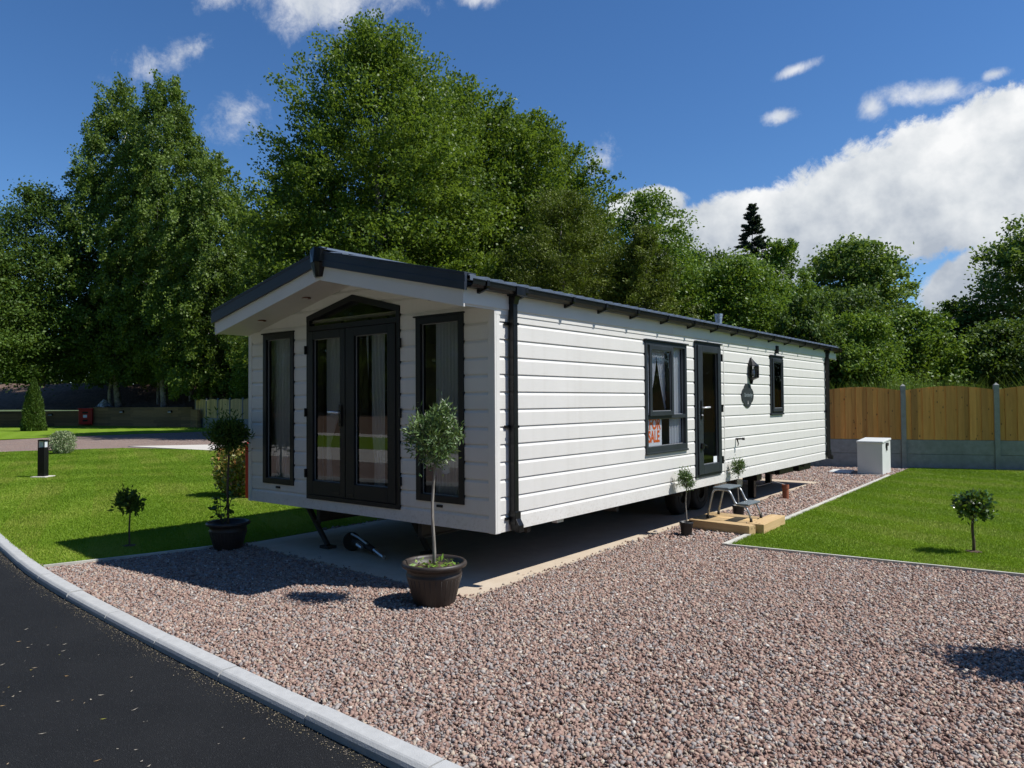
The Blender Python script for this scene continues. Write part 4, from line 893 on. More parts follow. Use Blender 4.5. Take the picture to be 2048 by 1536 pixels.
t = MB(); t.tube([(0.06, 4.053, 1.505), (0.098, 4.053, 1.505), (0.106, 4.10, 1.507), (0.106, 4.20, 1.510)], [0.011, 0.011, 0.014, 0.012], 10); t.build('door_handle', M_handle, D2, smooth=True)
t = MB(); t.lathe([(0.0, 0.012), (0.010, 0.012), (0.012, 0.0)], 12); k_ = t.build('key_cylinder', M_handle, D2); k_.location = (0.062, 4.054, 1.41); k_.rotation_euler = (0, PI / 2, 0)
t = MB(); t.box((0.051, 4.03, 0.985), (0.085, 4.075, 1.055)); t.tube([(0.07, 4.07, 1.03), (0.088, 4.12, 1.025), (0.086, 4.15, 1.0)], 0.009, 8); t.build('door_stay', M_gut, D2, bevel=0.004)
for zz in (0.80, 1.49, 2.17):
    t = MB(); t.box((0.0315, 4.738, zz - 0.05), (0.056, 4.765, zz + 0.05)); t.build('hinge', M_gut, D2, bevel=0.005)
t = MB(); t.box((0.021, 4.49, 0.782), (0.0225, 4.60, 0.86)); t.build('sticker', mat('white_paper', (0.75, 0.78, 0.80), 0.6), D2)
t = MB(); t.box((0.0125, 6.94, 2.335), (0.055, 7.03, 2.455)); t.build('alarm_box', M_gut, H, bevel=0.004)
t = MB(); t.tube([(0.012, 5.29, 1.055), (0.11, 5.31, 1.06)], 0.013, 10); t.tube([(0.10, 5.308, 1.058), (0.13, 5.314, 1.058)], 0.019, 10); t.tube([(0.03, 5.295, 1.05), (0.045, 5.298, 0.99), (0.038, 5.296, 0.955)], [0.010, 0.008, 0.005], 8); t.build('outside_tap', M_chas, H, smooth=True)
# wall lantern: flush half lantern
WL = MB(); WL.prism([(-0.055, -0.10), (0.055, -0.10), (0.062, 0.12), (0.04, 0.155), (0, 0.20), (-0.04, 0.155), (-0.062, 0.12)], lambda u, z: ps(5.87 + u, 0.0125, 2.02 + z), lambda u, z: ps(5.87 + u, 0.03, 2.02 + z))
WL.prism([(-0.05, -0.10), (0.05, -0.10), (0.0, -0.185)], lambda u, z: ps(5.87 + u, 0.0125, 2.02 + z), lambda u, z: ps(5.87 + u, 0.05, 2.02 + z))
def halfring(mb, z0, r0, z1, r1):
    A = [0, 0.5, 1.05, 2.09, 2.64, PI]
    v0 = [(0.03 + r0 * math.sin(a) * 1.15, 5.87 - r0 * math.cos(a), z0) for a in A]; v1 = [(0.03 + r1 * math.sin(a) * 1.15, 5.87 - r1 * math.cos(a), z1) for a in A]; k = len(A)
    mb.add(v0 + v1, [(i, i + 1, k + i + 1, k + i) for i in range(k - 1)])
halfring(WL, 2.105, 0.098, 2.165, 0.045); halfring(WL, 2.165, 0.045, 2.20, 0.02); halfring(WL, 2.095, 0.100, 2.105, 0.098); halfring(WL, 2.20, 0.012, 2.235, 0.004); halfring(WL, 1.885, 0.02, 1.925, 0.095); halfring(WL, 1.925, 0.095, 1.935, 0.095); halfring(WL, 1.84, 0.004, 1.885, 0.02)
for a in (0.05, 1.05, 2.09, PI - 0.05):
    x_ = 0.03 + 0.094 * math.sin(a) * 1.15; y_ = 5.87 - 0.094 * math.cos(a); WL.box((x_ - 0.005, y_ - 0.005, 1.93), (x_ + 0.005, y_ + 0.005, 2.10))
wl = WL.build('wall_lantern', M_gut, H)
t = MB(); A = [0.05, 1.05, 2.09, PI - 0.05]
t.add([(0.03 + 0.088 * math.sin(a) * 1.15, 5.87 - 0.088 * math.cos(a), z) for z in (1.935, 2.098) for a in A], [(i, i + 1, 5 + i, 4 + i) for i in range(3)]); t.build('lantern_glass', M_lampglass, wl)
t = MB(); t.lathe([(0.0, 0.0), (0.022, 0.0), (0.026, 0.04), (0.022, 0.09), (0.0, 0.11)], 14, (0.06, 5.87, 1.945)); t.build('bulb', M_handle, wl, smooth=True)
# name plaque
t = MB(); pts = []
for i in range(48):
    a = 2 * PI * i / 48; r_ = 0.88 + 0.15 * abs(math.cos(2 * a)) ** 0.7; pts.append((0.225 * r_ * math.cos(a), 0.17 * r_ * math.sin(a)))
t.prism(pts, lambda u, z: ps(5.745 + u, 0.0125, 1.665 + z), lambda u, z: ps(5.745 + u, 0.024, 1.665 + z)); PQ = t.build('name_plaque', mat('dark_slate', (0.022, 0.028, 0.030), 0.5, var=0.3, vscale=20), H)
def text(name, s, size, loc, m, parent, shear=0.0, depth=0.0008, bold=0.0, rot=(PI / 2, 0, PI / 2), label=None, sx=1.0):
    cu = bpy.data.curves.new(name, 'FONT'); cu.body = s; cu.size = size; cu.align_x = 'CENTER'; cu.align_y = 'CENTER'; cu.extrude = depth; cu.shear = shear; cu.offset = bold; cu.resolution_u = 3
    tmp = bpy.data.objects.new(name, cu); C.objects.link(tmp); bpy.context.view_layer.update()
    me = bpy.data.meshes.new_from_object(tmp.evaluated_get(bpy.context.evaluated_depsgraph_get())); bpy.data.objects.remove(tmp); bpy.data.curves.remove(cu)
    me.materials.clear(); me.materials.append(m); o = bpy.data.objects.new(name, me); C.objects.link(o); o.location = loc; o.rotation_euler = rot; o.scale = (sx, 1, 1)
    if parent: o.parent = parent
    return o
text('plaque_lettering', 'Tamberley', 0.078, (0.0252, 5.745, 1.672), mat('plaque_paint', (0.22, 0.26, 0.27), 0.5), PQ, shear=0.5)
t = MB(); t.prism([(-0.012, 0.0), (0.012, 0.0), (0.004, 0.05), (-0.004, 0.05)], lambda u, z: ps(5.745 + u, 0.0245, 1.54 + z), lambda u, z: ps(5.745 + u, 0.026, 1.54 + z)); t.build('plaque_emblem', M_handle, PQ)

# chassis, wheels and steadies
for x_ in (-1.05, -2.6):
    t = MB(); t.box((x_ - 0.025, 0.15, 0.33), (x_ + 0.025, 9.6, 0.487)); t.box((x_ - 0.05, 0.15, 0.325), (x_ + 0.05, 9.6, 0.335)); t.build('chassis_beam', M_chas, H)
for y_ in (0.6, 2.2, 3.8, 5.6, 7.2, 8.8):
    t = MB(); t.box((-3.5, y_, 0.40), (-0.12, y_ + 0.05, 0.485)); t.build('cross_member', M_chas, H)
for x_ in (-0.62, -3.05):
    for y_ in (4.75, 5.35):
        e = MB(); e.lathe([(0.10, -0.08), (0.235, -0.085), (0.26, -0.06), (0.26, 0.06), (0.235, 0.085), (0.10, 0.08)], 32); wh = e.build('wheel', M_rub, H, smooth=True); wh.location = (x_, y_, 0.275); wh.rotation_euler = (0, PI / 2, 0)
        e = MB(); e.lathe([(0.0, 0.02), (0.05, 0.03), (0.12, 0.01), (0.155, 0.05), (0.165, 0.088)], 24); e.lathe([(0.0, -0.02), (0.05, -0.03), (0.12, -0.01), (0.155, -0.05), (0.165, -0.088)], 24); e.build('rim', M_chas, wh)
for (xa, xb, y_) in ((-3.02, -2.64, 0.31), (-1.82, -1.50, 0.72)):
    t = MB(); t.tube([(xa, y_, 0.47), ((xa + xb) / 2, y_, 0.25), (xb, y_, 0.04)], [0.035, 0.03, 0.028], 8); t.box((xb - 0.07, y_ - 0.06, 0.012), (xb + 0.07, y_ + 0.06, 0.04)); t.tube([(xa + 0.35, y_, 0.47), ((xa + xb) / 2 + 0.03, y_, 0.25)], 0.016, 8); t.build('corner_steady', M_chas, H)
for (x_, y_) in ((-0.42, 7.05), (-0.9, 9.2), (-2.7, 6.8), (-2.7, 2.6)):
    t = MB(); t.box((x_ - 0.05, y_ - 0.05, 0.012), (x_ + 0.05, y_ + 0.05, 0.30)); t.box((x_ - 0.12, y_ - 0.10, 0.30), (x_ + 0.12, y_ + 0.12, 0.40)); t.build('support_post', M_gut, H, bevel=0.004)
t = MB(); t.box((-0.45, 8.6, 0.33), (-0.15, 9.3, 0.488)); t.build('underfloor_box', M_gut, H, bevel=0.01)
t = MB(); t.box((-0.35, 7.5, 0.36), (-0.12, 8.2, 0.488)); t.build('underfloor_box', M_gut, H, bevel=0.01)
t = MB(); t.tube([(-0.25, 5.25, 0.42), (-0.35, 5.7, 0.40)], 0.055, 12); t.build('waste_pipe', M_trim, H, smooth=True)
t = MB(); t.box((-0.16, 1.05, 0.43), (-0.10, 1.16, 0.488)); t.build('outlet_vent', M_handle, H)

# curtains hang inside: each a thing of its own
def curtain(label, p0, p1, zt, zb, inward, tie=None, seed=0, amp=0.018, folds=9):
    """p0,p1: window-plane points at the rail; tie=(z, fraction) gathers the cloth towards p0"""
    r_ = random.Random(seed); p0 = Vector((*p0, 0)); p1 = Vector((*p1, 0)); d = p1 - p0; inn = Vector((*inward, 0))
    nu, nv = folds * 6, 22; vs = []; fs = []
    for j in range(nv + 1):
        z = zt + (zb - zt) * j / nv
        if tie:
            f = (zt - z) / (zt - tie[0]); k = 1 - (1 - tie[1]) * min(1, f) ** 1.4 if f < 1 else tie[1] + (1 - tie[1]) * 0.25 * min(1, (f - 1) * 1.3)
        else: k = 1.0
        for i in range(nu + 1):
            u = i / nu; a = amp * math.sin(2 * PI * folds * u + 0.6 * math.sin(5 * u + seed)) * (0.6 + 0.5 * j / nv)
            p = p0 + d * (u * k) + inn * (0.02 + a); vs.append((p.x, p.y, z))
    for j in range(nv):
        for i in range(nu): q = j * (nu + 1) + i; fs.append((q, q + 1, q + nu + 2, q + nu + 1))
    mb = MB(); mb.add(vs, fs); o = mb.build('curtain', M_curt, None, smooth=True); return tag(o, label, 'curtain', 'white net curtains inside the windows')
curtain('white net curtain in the narrow front window left of the glass doors', (-3.57, 0.10), (-3.06, 0.10), 2.36, 0.72, (0, 1), seed=1)
curtain('white net curtain filling the front window right of the glass doors', (-0.42, 0.10), (-0.80, 0.10), 2.36, 0.72, (0, 1), seed=2)
curtain('net curtain swept aside behind the left-hand glass door', (-2.50, 0.12), (-1.98, 0.12), 2.34, 0.62, (0, 1), (1.15, 0.22), 3)
curtain('net curtain hanging full width behind the right-hand glass door', (-1.28, 0.12), (-1.80, 0.12), 2.34, 0.62, (0, 1), (1.0, 0.75), 4)
curtain('net curtain tied back in the side window, left half', (-0.03, 2.79), (-0.03, 3.06), 2.24, 1.42, (-1, 0), (1.50, 0.12), 5, folds=6, amp=0.010)
curtain('net curtain tied back in the side window beside the centre bar', (-0.03, 3.36), (-0.03, 3.02), 2.24, 1.42, (-1, 0), (1.45, 0.30), 6, folds=6, amp=0.010)
curtain('net curtain hanging straight in the right half of the side window', (-0.026, 3.69), (-0.026, 3.34), 2.24, 1.08, (-1, 0), None, 7, folds=5, amp=0.010)
# sofa under the front right window
t = MB(); t.box((-0.95, 0.25, 0.531), (-0.15, 2.2, 0.93)); t.box((-0.32, 0.25, 0.93), (-0.13, 2.2, 1.28)); sf = t.build('sofa', M_sofa, None, bevel=0.04); tag(sf, 'brown upholstered bench seat inside the home behind the front right window', 'sofa')
# for sale sign propped inside the glass
SG = empty('for_sale_sign', (0, 0, 0), 0, 'white paper sign with orange FOR SALE lettering behind the side window glass', 'sign')
t = MB(); t.box((-0.024, 2.66, 1.072), (-0.022, 3.10, 1.40)); t.build('sign_sheet', mat('sign_paper', (0.84, 0.87, 0.90), 0.6), SG)
M_or = mat('orange_ink', (0.88, 0.17, 0.02), 0.5)
text('lettering', 'FOR', 0.185, (-0.0212, 2.928, 1.326), M_or, SG, bold=0.006, sx=0.80)
text('lettering', 'SALE', 0.185, (-0.0212, 2.905, 1.178), M_or, SG, bold=0.006, sx=0.72)

# ------------------------------------------------------------------ sleeper step, step stool and pots by the side door
pfm = empty('timber_step', (0.38, 4.2, 0), 0, 'low step of new pale timber sleepers on the gravel below the side door', 'step')
def sleeper(x0, y0, x1, y1, wd, z1, nm='sleeper', par=pfm, base=(0.38, 4.2)):
    d = hypot(x1 - x0, y1 - y0); mb = MB(); mb.tint = random.random(); mb.box((0, -wd / 2, 0), (d, wd / 2, z1))
    o = mb.build(nm, M_sleep, par, bevel=0.006); o.location = (x0 - base[0], y0 - base[1], -0.01); o.rotation_euler = (0, 0, math.atan2(y1 - y0, x1 - x0)); return o
sleeper(-0.02, 3.90, 0.775, 3.83, 0.17, 0.128)
for q_ in (0.095, 0.295, 0.495): sleeper(-0.05 , 4.00 + q_ , 0.64, 3.94 + q_, 0.192, 0.126)
sleeper(0.775, 3.94, 0.745, 4.80, 0.19, 0.130)
ST = empty('step_stool', (0.37, 4.2, 0.118), 0, 'grey two tread step stool with tubular legs standing on the timber step', 'step stool')
def sp(*a): return [(x - 0.37, y - 4.2, z - 0.118) for x, y, z in a]
M_tread = mat('grey_rubber_tread', (0.10, 0.125, 0.14), 0.55, var=0.12, vscale=30, bump=0.3, bscale=200)
M_tube = mat('grey_painted_tube', (0.34, 0.37, 0.39), 0.35, metal=0.6)
for (yy, dx) in ((4.03, 0.0), (4.42, -0.02)):
    P_ = sp((0.13 + dx, yy, 0.14), (0.175 + dx, yy, 0.34), (0.20 + dx, yy, 0.44), (0.225 + dx, yy, 0.475), (0.27 + dx, yy, 0.485), (0.38 + dx, yy, 0.485), (0.42 + dx, yy, 0.47), (0.445 + dx, yy, 0.43), (0.485 + dx, yy, 0.345), (0.515 + dx, yy, 0.315), (0.56 + dx, yy, 0.308), (0.60 + dx, yy, 0.305), (0.63 + dx, yy, 0.285), (0.655 + dx, yy, 0.235), (0.685 + dx, yy, 0.14))
    t = MB(); t.tube(P_, 0.0125, 10); t.build('side_frame', M_tube, ST, smooth=True)
    for q in (P_[0], P_[-1]):
        t = MB(); t.tube([(q[0], q[1], 0.0), (q[0], q[1], 0.045)], [0.018, 0.015], 10); t.build('rubber_foot', M_rub, ST, smooth=True)
t = MB(); t.box((-0.165, -0.185, 0.372), (0.045, 0.235, 0.40)); t.build('tread', M_tread, ST, bevel=0.012)
t = MB(); t.box((0.135, -0.185, 0.192), (0.29, 0.235, 0.218)); t.build('tread', M_tread, ST, bevel=0.012)

M_tub = mat('brown_plastic_tub', (0.036, 0.028, 0.023), 0.5, var=0.2, vscale=14, bump=0.15, bscale=30)
M_pot = mat('black_plastic_pot', (0.018, 0.020, 0.021), 0.45, var=0.2, vscale=20)
M_compost = mat('compost', (0.075, 0.045, 0.03), 0.95, var=0.5, vscale=60, bump=0.8, bscale=90)
def standard(name, label, cat, x, y, z, zc_, r, rz_, n_l, leaf, m, stem_r, seed, group=None, bark=M_stem, bend=0.01, wild=0.0, balls=None):
    """small lollipop tree: stem plus ball head made of separate leaves"""
    rs = np.random.default_rng(seed); root = empty(name, (x, y, z), 0, label, cat, group)
    th = rs.random(n_l) * 2 * PI; cz_ = rs.uniform(-1, 1, n_l); rr = rs.random(n_l) ** 0.42
    lob = 1 + 0.14 * np.sin(3 * th + 4 * cz_ + seed) + 0.12 * np.sin(5 * th - 3 * cz_)
    sp_ = rs.random(n_l) < wild; lob = np.where(sp_, lob * (1 + 0.5 * np.abs(np.sin(2 * th + seed)) ** 6 + 0.25 * (np.maximum(cz_, 0) ** 3)), lob)
    st = np.sqrt(1 - cz_ ** 2)
    out = np.stack([st * np.cos(th), st * np.sin(th), cz_], 1)
    c = out * (rr * lob)[:, None] * np.array([r, r, rz_]) + np.array([0, 0, zc_])
    bl = balls or [(0.0, 0.0, 0.80)] + [(rs.uniform(-0.55, 0.55), rs.uniform(-0.35, 0.6), rs.uniform(0.3, 0.5)) for _ in range(5)]
    wgt = np.array([b[2] ** 2 for b in bl]); pick = rs.choice(len(bl), n_l, p=wgt / wgt.sum()); BA = np.array(bl)[pick]; dep_ = rs.uniform(-0.5, 0.5, len(bl))[pick] * (1 - BA[:, 2])
    c = out * (rr * lob * BA[:, 2])[:, None] * np.array([r, r, rz_]) * 1.15 + np.stack([BA[:, 0] * r * ca.x + dep_ * r * cc.x, BA[:, 0] * r * ca.y + dep_ * r * cc.y, zc_ + BA[:, 1] * rz_], 1)
    ld = out + np.array([0, 0, 0.35]) + 0.75 * rs.standard_normal((n_l, 3)); nr = rs.standard_normal((n_l, 3)) + 0.6 * out
    V = leaves(rs, c, ld, nr, leaf[0] * (0.6 + 0.7 * rs.random(n_l)), leaf[1] * (0.7 + 0.6 * rs.random(n_l)))
    quads('crown', V, 0.42 + 0.22 * rs.standard_normal(n_l), m, root)
    mb = MB(); k = 8; pts = [(bend * math.sin(j * 1.1) * (j > 0), bend * math.cos(j * 0.9 + 1) * (j > 0), zc_ * j / k) for j in range(k + 1)]
    mb.tube(pts, [stem_r * (1.15 - 0.4 * j / k) for j in range(k + 1)], 8)
    for j in range(16):
        a = rs.random() * 6.28; e = rs.uniform(-0.2, 0.9); b0 = (pts[-1][0], pts[-1][1], zc_ - rz_ * 0.75)
        q = (r * 0.75 * math.cos(a) * math.cos(e), r * 0.75 * math.sin(a) * math.cos(e), zc_ + rz_ * 0.75 * math.sin(e)); mb.tube([b0, ((b0[0] + q[0]) / 2, (b0[1] + q[1]) / 2, (b0[2] + q[2]) / 2 + 0.01), q], [stem_r * 0.4, stem_r * 0.28, stem_r * 0.1], 5, cap=False)
    mb.build('trunk', bark, root, smooth=True); return root
def tub(name, label, x, y, H_, R_, m, ribs=True, n=48, group=None, cat='plant pot'):
    root = empty(name, (x, y, 0), 0.3, label, cat, group)
    if ribs:
        pr = [(0.0, 0.0), (R_ * 0.60, 0.0), (R_ * 0.63, 0.012), (R_ * 0.84, H_ * 0.66), (R_ * 0.855, H_ * 0.70), (R_ * 0.82, H_ * 0.725), (R_ * 0.835, H_ * 0.84), (R_ * 0.90, H_ * 0.865), (R_ * 0.98, H_ * 0.89), (R_, H_ * 0.93), (R_ * 0.985, H_ * 0.975), (R_ * 0.94, H_), (R_ * 0.885, H_ * 0.985), (R_ * 0.865, H_ * 0.94), (R_ * 0.80, H_ * 0.80), (0.0, H_ * 0.80)]
    else:
        pr = [(0.0, 0.0), (R_ * 0.72, 0.0), (R_ * 0.74, 0.006), (R_ * 0.94, H_ * 0.86), (R_ * 0.99, H_ * 0.865), (R_, H_ * 0.87), (R_, H_ * 0.99), (R_ * 0.97, H_), (R_ * 0.94, H_ * 0.985), (R_ * 0.90, H_ * 0.8), (0, H_ * 0.8)]
    mb = MB(); mb.lathe(pr, n); o = mb.build('tub', m, root, smooth=True)
    if ribs:
        rb = MB()
        for i in range(30):
            a = 2 * PI * i / 30; ca_, sa_ = math.cos(a), math.sin(a)
            rb.tube([((R_ * 0.635) * ca_, (R_ * 0.635) * sa_, 0.02), ((R_ * 0.835) * ca_, (R_ * 0.835) * sa_, H_ * 0.64)], [0.0012, 0.0026], 6)
        r_o = rb.build('fluting', m, root, smooth=True)
    c_ = MB(); c_.lathe([(0.0, H_ * 0.845), (R_ * 0.4, H_ * 0.84), (R_ * 0.84, H_ * 0.82)], 24); c_.build('compost', M_compost, root, smooth=True)
    return root
def weeds(root, H_, R_, n_w, seed, size=0.04, m=M_weed, nm='weeds', hgt=0.05):
    rs = np.random.default_rng(seed); a = rs.random(n_w) * 6.28; r = R_ * np.sqrt(rs.random(n_w)); c = np.stack([r * np.cos(a), r * np.sin(a), H_ + rs.random(n_w) * hgt], 1)
    V = leaves(rs, c, rs.standard_normal((n_w, 3)) * np.array([1, 1, 0.5]), np.array([0, 0, 1.0]) + 0.4 * rs.standard_normal((n_w, 3)), size * (0.5 + rs.random(n_w)), size * 0.45 * (0.6 + 0.8 * rs.random(n_w)))
    return quads(nm, V, 0.5 + 0.3 * rs.standard_normal(n_w), m, root)
GT = 'large brown ribbed tubs in front of the home'
T1 = tub('planter_tub', 'round brown ribbed tub on the gravel at the corner of the slab, in the sun', -0.185, -0.545, 0.335, 0.262, M_tub, group=GT); weeds(T1, 0.285, 0.19, 70, 1, 0.05); weeds(T1, 0.28, 0.2, 120, 2, 0.018)
standard('olive_tree', 'olive standard tree with slim grey stem in the sunlit brown tub', 'potted tree', -0.19, -0.545, 0.27, 1.06, 0.22, 0.24, 3500, (0.048, 0.0125), M_olive, 0.0125, 61, bend=0.012, wild=0.3, balls=[(0.0, -0.1, 0.78), (-0.68, 0.02, 0.42), (-0.35, 0.3, 0.45), (0.5, 0.1, 0.52), (0.3, 0.6, 0.45), (0.45, 0.95, 0.2), (0.15, -0.5, 0.5)])
T2 = tub('planter_tub', 'round brown tub standing in the shade left of the front doors', -3.56, -0.33, 0.30, 0.235, M_tub, group=GT)
rs = np.random.default_rng(8)
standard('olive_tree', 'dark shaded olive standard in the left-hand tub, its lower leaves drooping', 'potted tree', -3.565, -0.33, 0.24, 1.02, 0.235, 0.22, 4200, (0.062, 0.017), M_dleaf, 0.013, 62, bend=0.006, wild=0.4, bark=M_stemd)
W2 = empty('potted_shrub', (-3.62, -0.36, 0.25), 0, 'leafy dark shrub growing at the foot of the shaded olive', 'shrub'); V_ = None
weeds(W2, 0.06, 0.13, 90, 9, 0.085, M_dleaf, 'foliage', 0.30); t = MB()
for i in range(6): t.tube([(0, 0, 0), (0.05 * math.cos(i), 0.05 * math.sin(i), 0.16), (0.09 * math.cos(i), 0.09 * math.sin(i), 0.30)], 0.004, 5)
t.build('stems', M_stemd, W2)
t = MB(); t.prism([(0.045 * math.cos(i / 16 * 2 * PI) * (1 - 0.25 * math.sin(i / 16 * 2 * PI)), 0.062 * math.sin(i / 16 * 2 * PI)) for i in range(16)], lambda u, z: (u, 0, z), lambda u, z: (u * 0.9, 0.002, z * 0.98))
tg = t.build('plant_tag', mat('clear_plastic_tag', (0.34, 0.36, 0.38), 0.25), None); tg.location = (-0.105, -0.485, 1.06); tg.scale = (0.62, 1, 0.62); tg.rotation_euler = (0.1, 0.05, 0.5); tag(tg, 'small pale oval plastic tag hanging below the sunlit olive crown', 'tag')
GP = 'small black pots beside the timber step'
tub('plant_pot', 'small black plastic pot on the gravel left of the timber step', 0.155, 3.36, 0.165, 0.083, M_pot, False, group=GP)
standard('olive_tree', 'small olive standard in the black pot left of the timber step', 'potted tree', 0.155, 3.36, 0.13, 0.52, 0.115, 0.125, 1500, (0.034, 0.010), M_olive, 0.007, 63, bend=0.006, wild=0.5)
tub('plant_pot', 'small black plastic pot behind the step stool', 0.13, 5.05, 0.165, 0.085, M_pot, False, group=GP)
standard('olive_tree', 'small pale olive standard behind the step stool with a tag on its stem', 'potted tree', 0.13, 5.05, 0.13, 0.55, 0.10, 0.115, 1200, (0.034, 0.010), M_olive, 0.007, 64, bend=0.005, wild=0.4)
t = MB(); t.box((-0.035, -0.001, -0.05), (0.035, 0.001, 0.05)); tg = t.build('plant_label', mat('printed_label', (0.42, 0.43, 0.34), 0.4, var=0.4, vscale=40), None); tg.location = (0.165, 5.02, 0.47); tg.rotation_euler = (0, 0.06, 0.45); tag(tg, 'rectangular printed plant label hanging on the stem behind the stool', 'tag')
t = MB(); t.lathe([(0.050, -0.02), (0.050, 0.16), (0.056, 0.165), (0.056, 0.225), (0.046, 0.225), (0.046, 0.0)], 24); o = t.build('drain_pipe', mat('terracotta_plastic', (0.30, 0.095, 0.045), 0.5, var=0.12, vscale=12), None, smooth=False); o.location = (0.025, 7.33, 0); tag(o, 'upright terracotta coloured drain pipe stub in the gravel by the slab', 'pipe')
t = MB(); t.tube([(0.02, 7.33, 0.23), (-0.12, 7.28, 0.27), (-0.35, 7.15, 0.20), (-0.6, 7.0, 0.24), (-0.75, 6.9, 0.44)], 0.004, 6); o = t.build('cable', M_trim, None); tag(o, 'thin pale cable running from the pipe stub under the home', 'cable')

# ------------------------------------------------------------------ service box and cover
UB = empty('service_box', (0.2, 12.55, 0), 0, 'pale grey upright service box with a sloping lid at the corner of the right lawn', 'service box')
M_box = mat('pale_grey_grp', (0.62, 0.64, 0.62), 0.5, var=0.03, vscale=2)
t = MB(); t.prism([(12.17 - 12.55, 0.0), (12.95 - 12.55, 0.0), (12.95 - 12.55, 0.715), (12.17 - 12.55, 0.685)], lambda y, z: (-0.23, y, z), lambda y, z: (0.26, y + 0.02, z)); t.build('cabinet', M_box, UB, bevel=0.008)
t = MB(); t.prism([(12.155 - 12.55, 0.66), (12.155 - 12.55, 0.70), (12.965 - 12.55, 0.745), (12.965 - 12.55, 0.70)], lambda y, z: (-0.245, y, z + 0.008), lambda y, z: (0.275, y + 0.02, z + 0.008)); t.build('lid', M_box, UB, bevel=0.008)
t = MB(); t.box((0.262, -0.05, 0.60), (0.295, 0.10, 0.665)); t.box((0.263, -0.02, 0.50), (0.285, 0.03, 0.60)); t.build('lock', M_chas, UB, bevel=0.004)
t = MB(); t.box((-0.22, -0.33, 0.0), (0.22, 0.33, 0.035)); o = t.build('manhole_cover', M_box, None, bevel=0.01); o.location = (-0.42, 12.45, 0.0); o.rotation_euler = (0, 0, 0.1); tag(o, 'flat pale cover lying on the gravel left of the service box', 'cover')
standard('bay_tree', 'bay lollipop tree growing in the right-hand lawn with dark brown stem', 'tree', 2.965, 4.185, 0.0, 0.49, 0.20, 0.175, 900, (0.062, 0.030), M_bay, 0.014, 65, bark=M_stemd, bend=0.006, group='lollipop trees planted in the lawns')
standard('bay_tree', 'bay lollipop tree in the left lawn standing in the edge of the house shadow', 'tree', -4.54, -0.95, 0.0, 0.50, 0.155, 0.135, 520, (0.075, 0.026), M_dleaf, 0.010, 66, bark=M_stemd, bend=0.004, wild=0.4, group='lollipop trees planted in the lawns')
standard('bay_tree', 'lollipop tree outside the photo whose shadow falls on the gravel at the right', 'tree', 4.42, 0.98, -0.01, 1.28, 0.44, 0.30, 4200, (0.06, 0.026), M_bay, 0.016, 67, bark=M_stemd, group='lollipop trees planted in the lawns')
tub('planter_tub', 'brown tub outside the photo to the right, under a lollipop tree', 4.42, 0.98, 0.32, 0.25, M_tub, group=GT)

for (x_, y_) in ((2.965, 4.185), (-4.54, -0.95)):
    mb = MB(); pts_ = [(x_ + (0.075 + 0.02 * math.sin(3 * i)) * math.cos(i * PI / 9), y_ + (0.075 + 0.02 * math.sin(3 * i)) * math.sin(i * PI / 9), 0.018) for i in range(18)]
    mb.add(pts_ + [(x_, y_, 0.03)], [(i, (i + 1) % 18, 18) for i in range(18)]); struct('soil_patch', mb, M_compost)
# bollard light
BL = empty('bollard_light', (-14.2, 1.56, 0), 0.62, 'black square bollard lamp on a small concrete pad in the left lawn', 'bollard light')
t = MB(); t.box((-0.075, -0.075, 0.03), (0.075, 0.075, 0.66)); t.box((-0.075, -0.075, 0.80), (0.075, 0.075, 0.83))
for a in (-1, 1):
    for b in (-1, 1): t.box((a * 0.066 - 0.009, b * 0.066 - 0.009, 0.66), (a * 0.066 + 0.009, b * 0.066 + 0.009, 0.80))
t.build('post', M_gut, BL, bevel=0.003)
t = MB(); t.box((-0.056, -0.056, 0.665), (0.056, 0.056, 0.798)); t.build('diffuser', mat('frosted_diffuser', (0.62, 0.66, 0.70), 0.35), BL)
t = MB(); t.box((-0.17, -0.17, -0.02), (0.17, 0.17, 0.03)); t.build('pad', M_slab2, BL, bevel=0.006)

def shrub(name, label, cat, x, y, z, r, h, n_l, leaf, m, seed, cone=False):
    rs = np.random.default_rng(seed); root = empty(name, (x, y, z), 0, label, cat)
    t_ = rs.random(n_l) ** (1.5 if cone else 1.0); th = rs.random(n_l) * 2 * PI; rr = rs.random(n_l) ** 0.4
    R_ = (r * np.clip((1 - t_) ** 0.62, 0.02, 1) * np.where(t_ < 0.12, 0.85 + t_, 1.0)) if cone else r * np.sqrt(np.clip(1 - (2 * t_ * 0.93 - 0.93) ** 2, 0.02, 1))
    lob = 1 + 0.10 * np.sin(4 * th + 9 * t_ + seed) + 0.08 * np.sin(7 * th - 14 * t_)
    R_ = R_ * lob; c = np.stack([R_ * rr * np.cos(th), R_ * rr * np.sin(th), t_ * h], 1); out = np.stack([np.cos(th), np.sin(th), np.zeros(n_l)], 1)
    ld = 0.5 * out + np.array([0, 0, 1.0 if cone else 0.6]) + (0.35 if cone else 0.7) * rs.standard_normal((n_l, 3)); nr = out + 0.8 * rs.standard_normal((n_l, 3))
    V = leaves(rs, c, ld, nr, leaf[0] * (0.6 + 0.8 * rs.random(n_l)), leaf[1] * (0.7 + 0.6 * rs.random(n_l)))
    quads('foliage', V, 0.45 + 0.25 * rs.standard_normal(n_l) + (0.25 * (t_ - 0.4) if m is M_phot else 0), m, root)
    mb = MB()
    for i in range(7):
        a = rs.random() * 6.28; mb.tube([(0, 0, -0.02), (0.3 * r * math.cos(a), 0.3 * r * math.sin(a), h * 0.35), (0.6 * r * math.cos(a) * (0.4 if cone else 1), 0.6 * r * math.sin(a) * (0.4 if cone else 1), h * 0.75)], [0.014, 0.01, 0.004], 5)
    mb.build('stems', M_stemd, root); return root
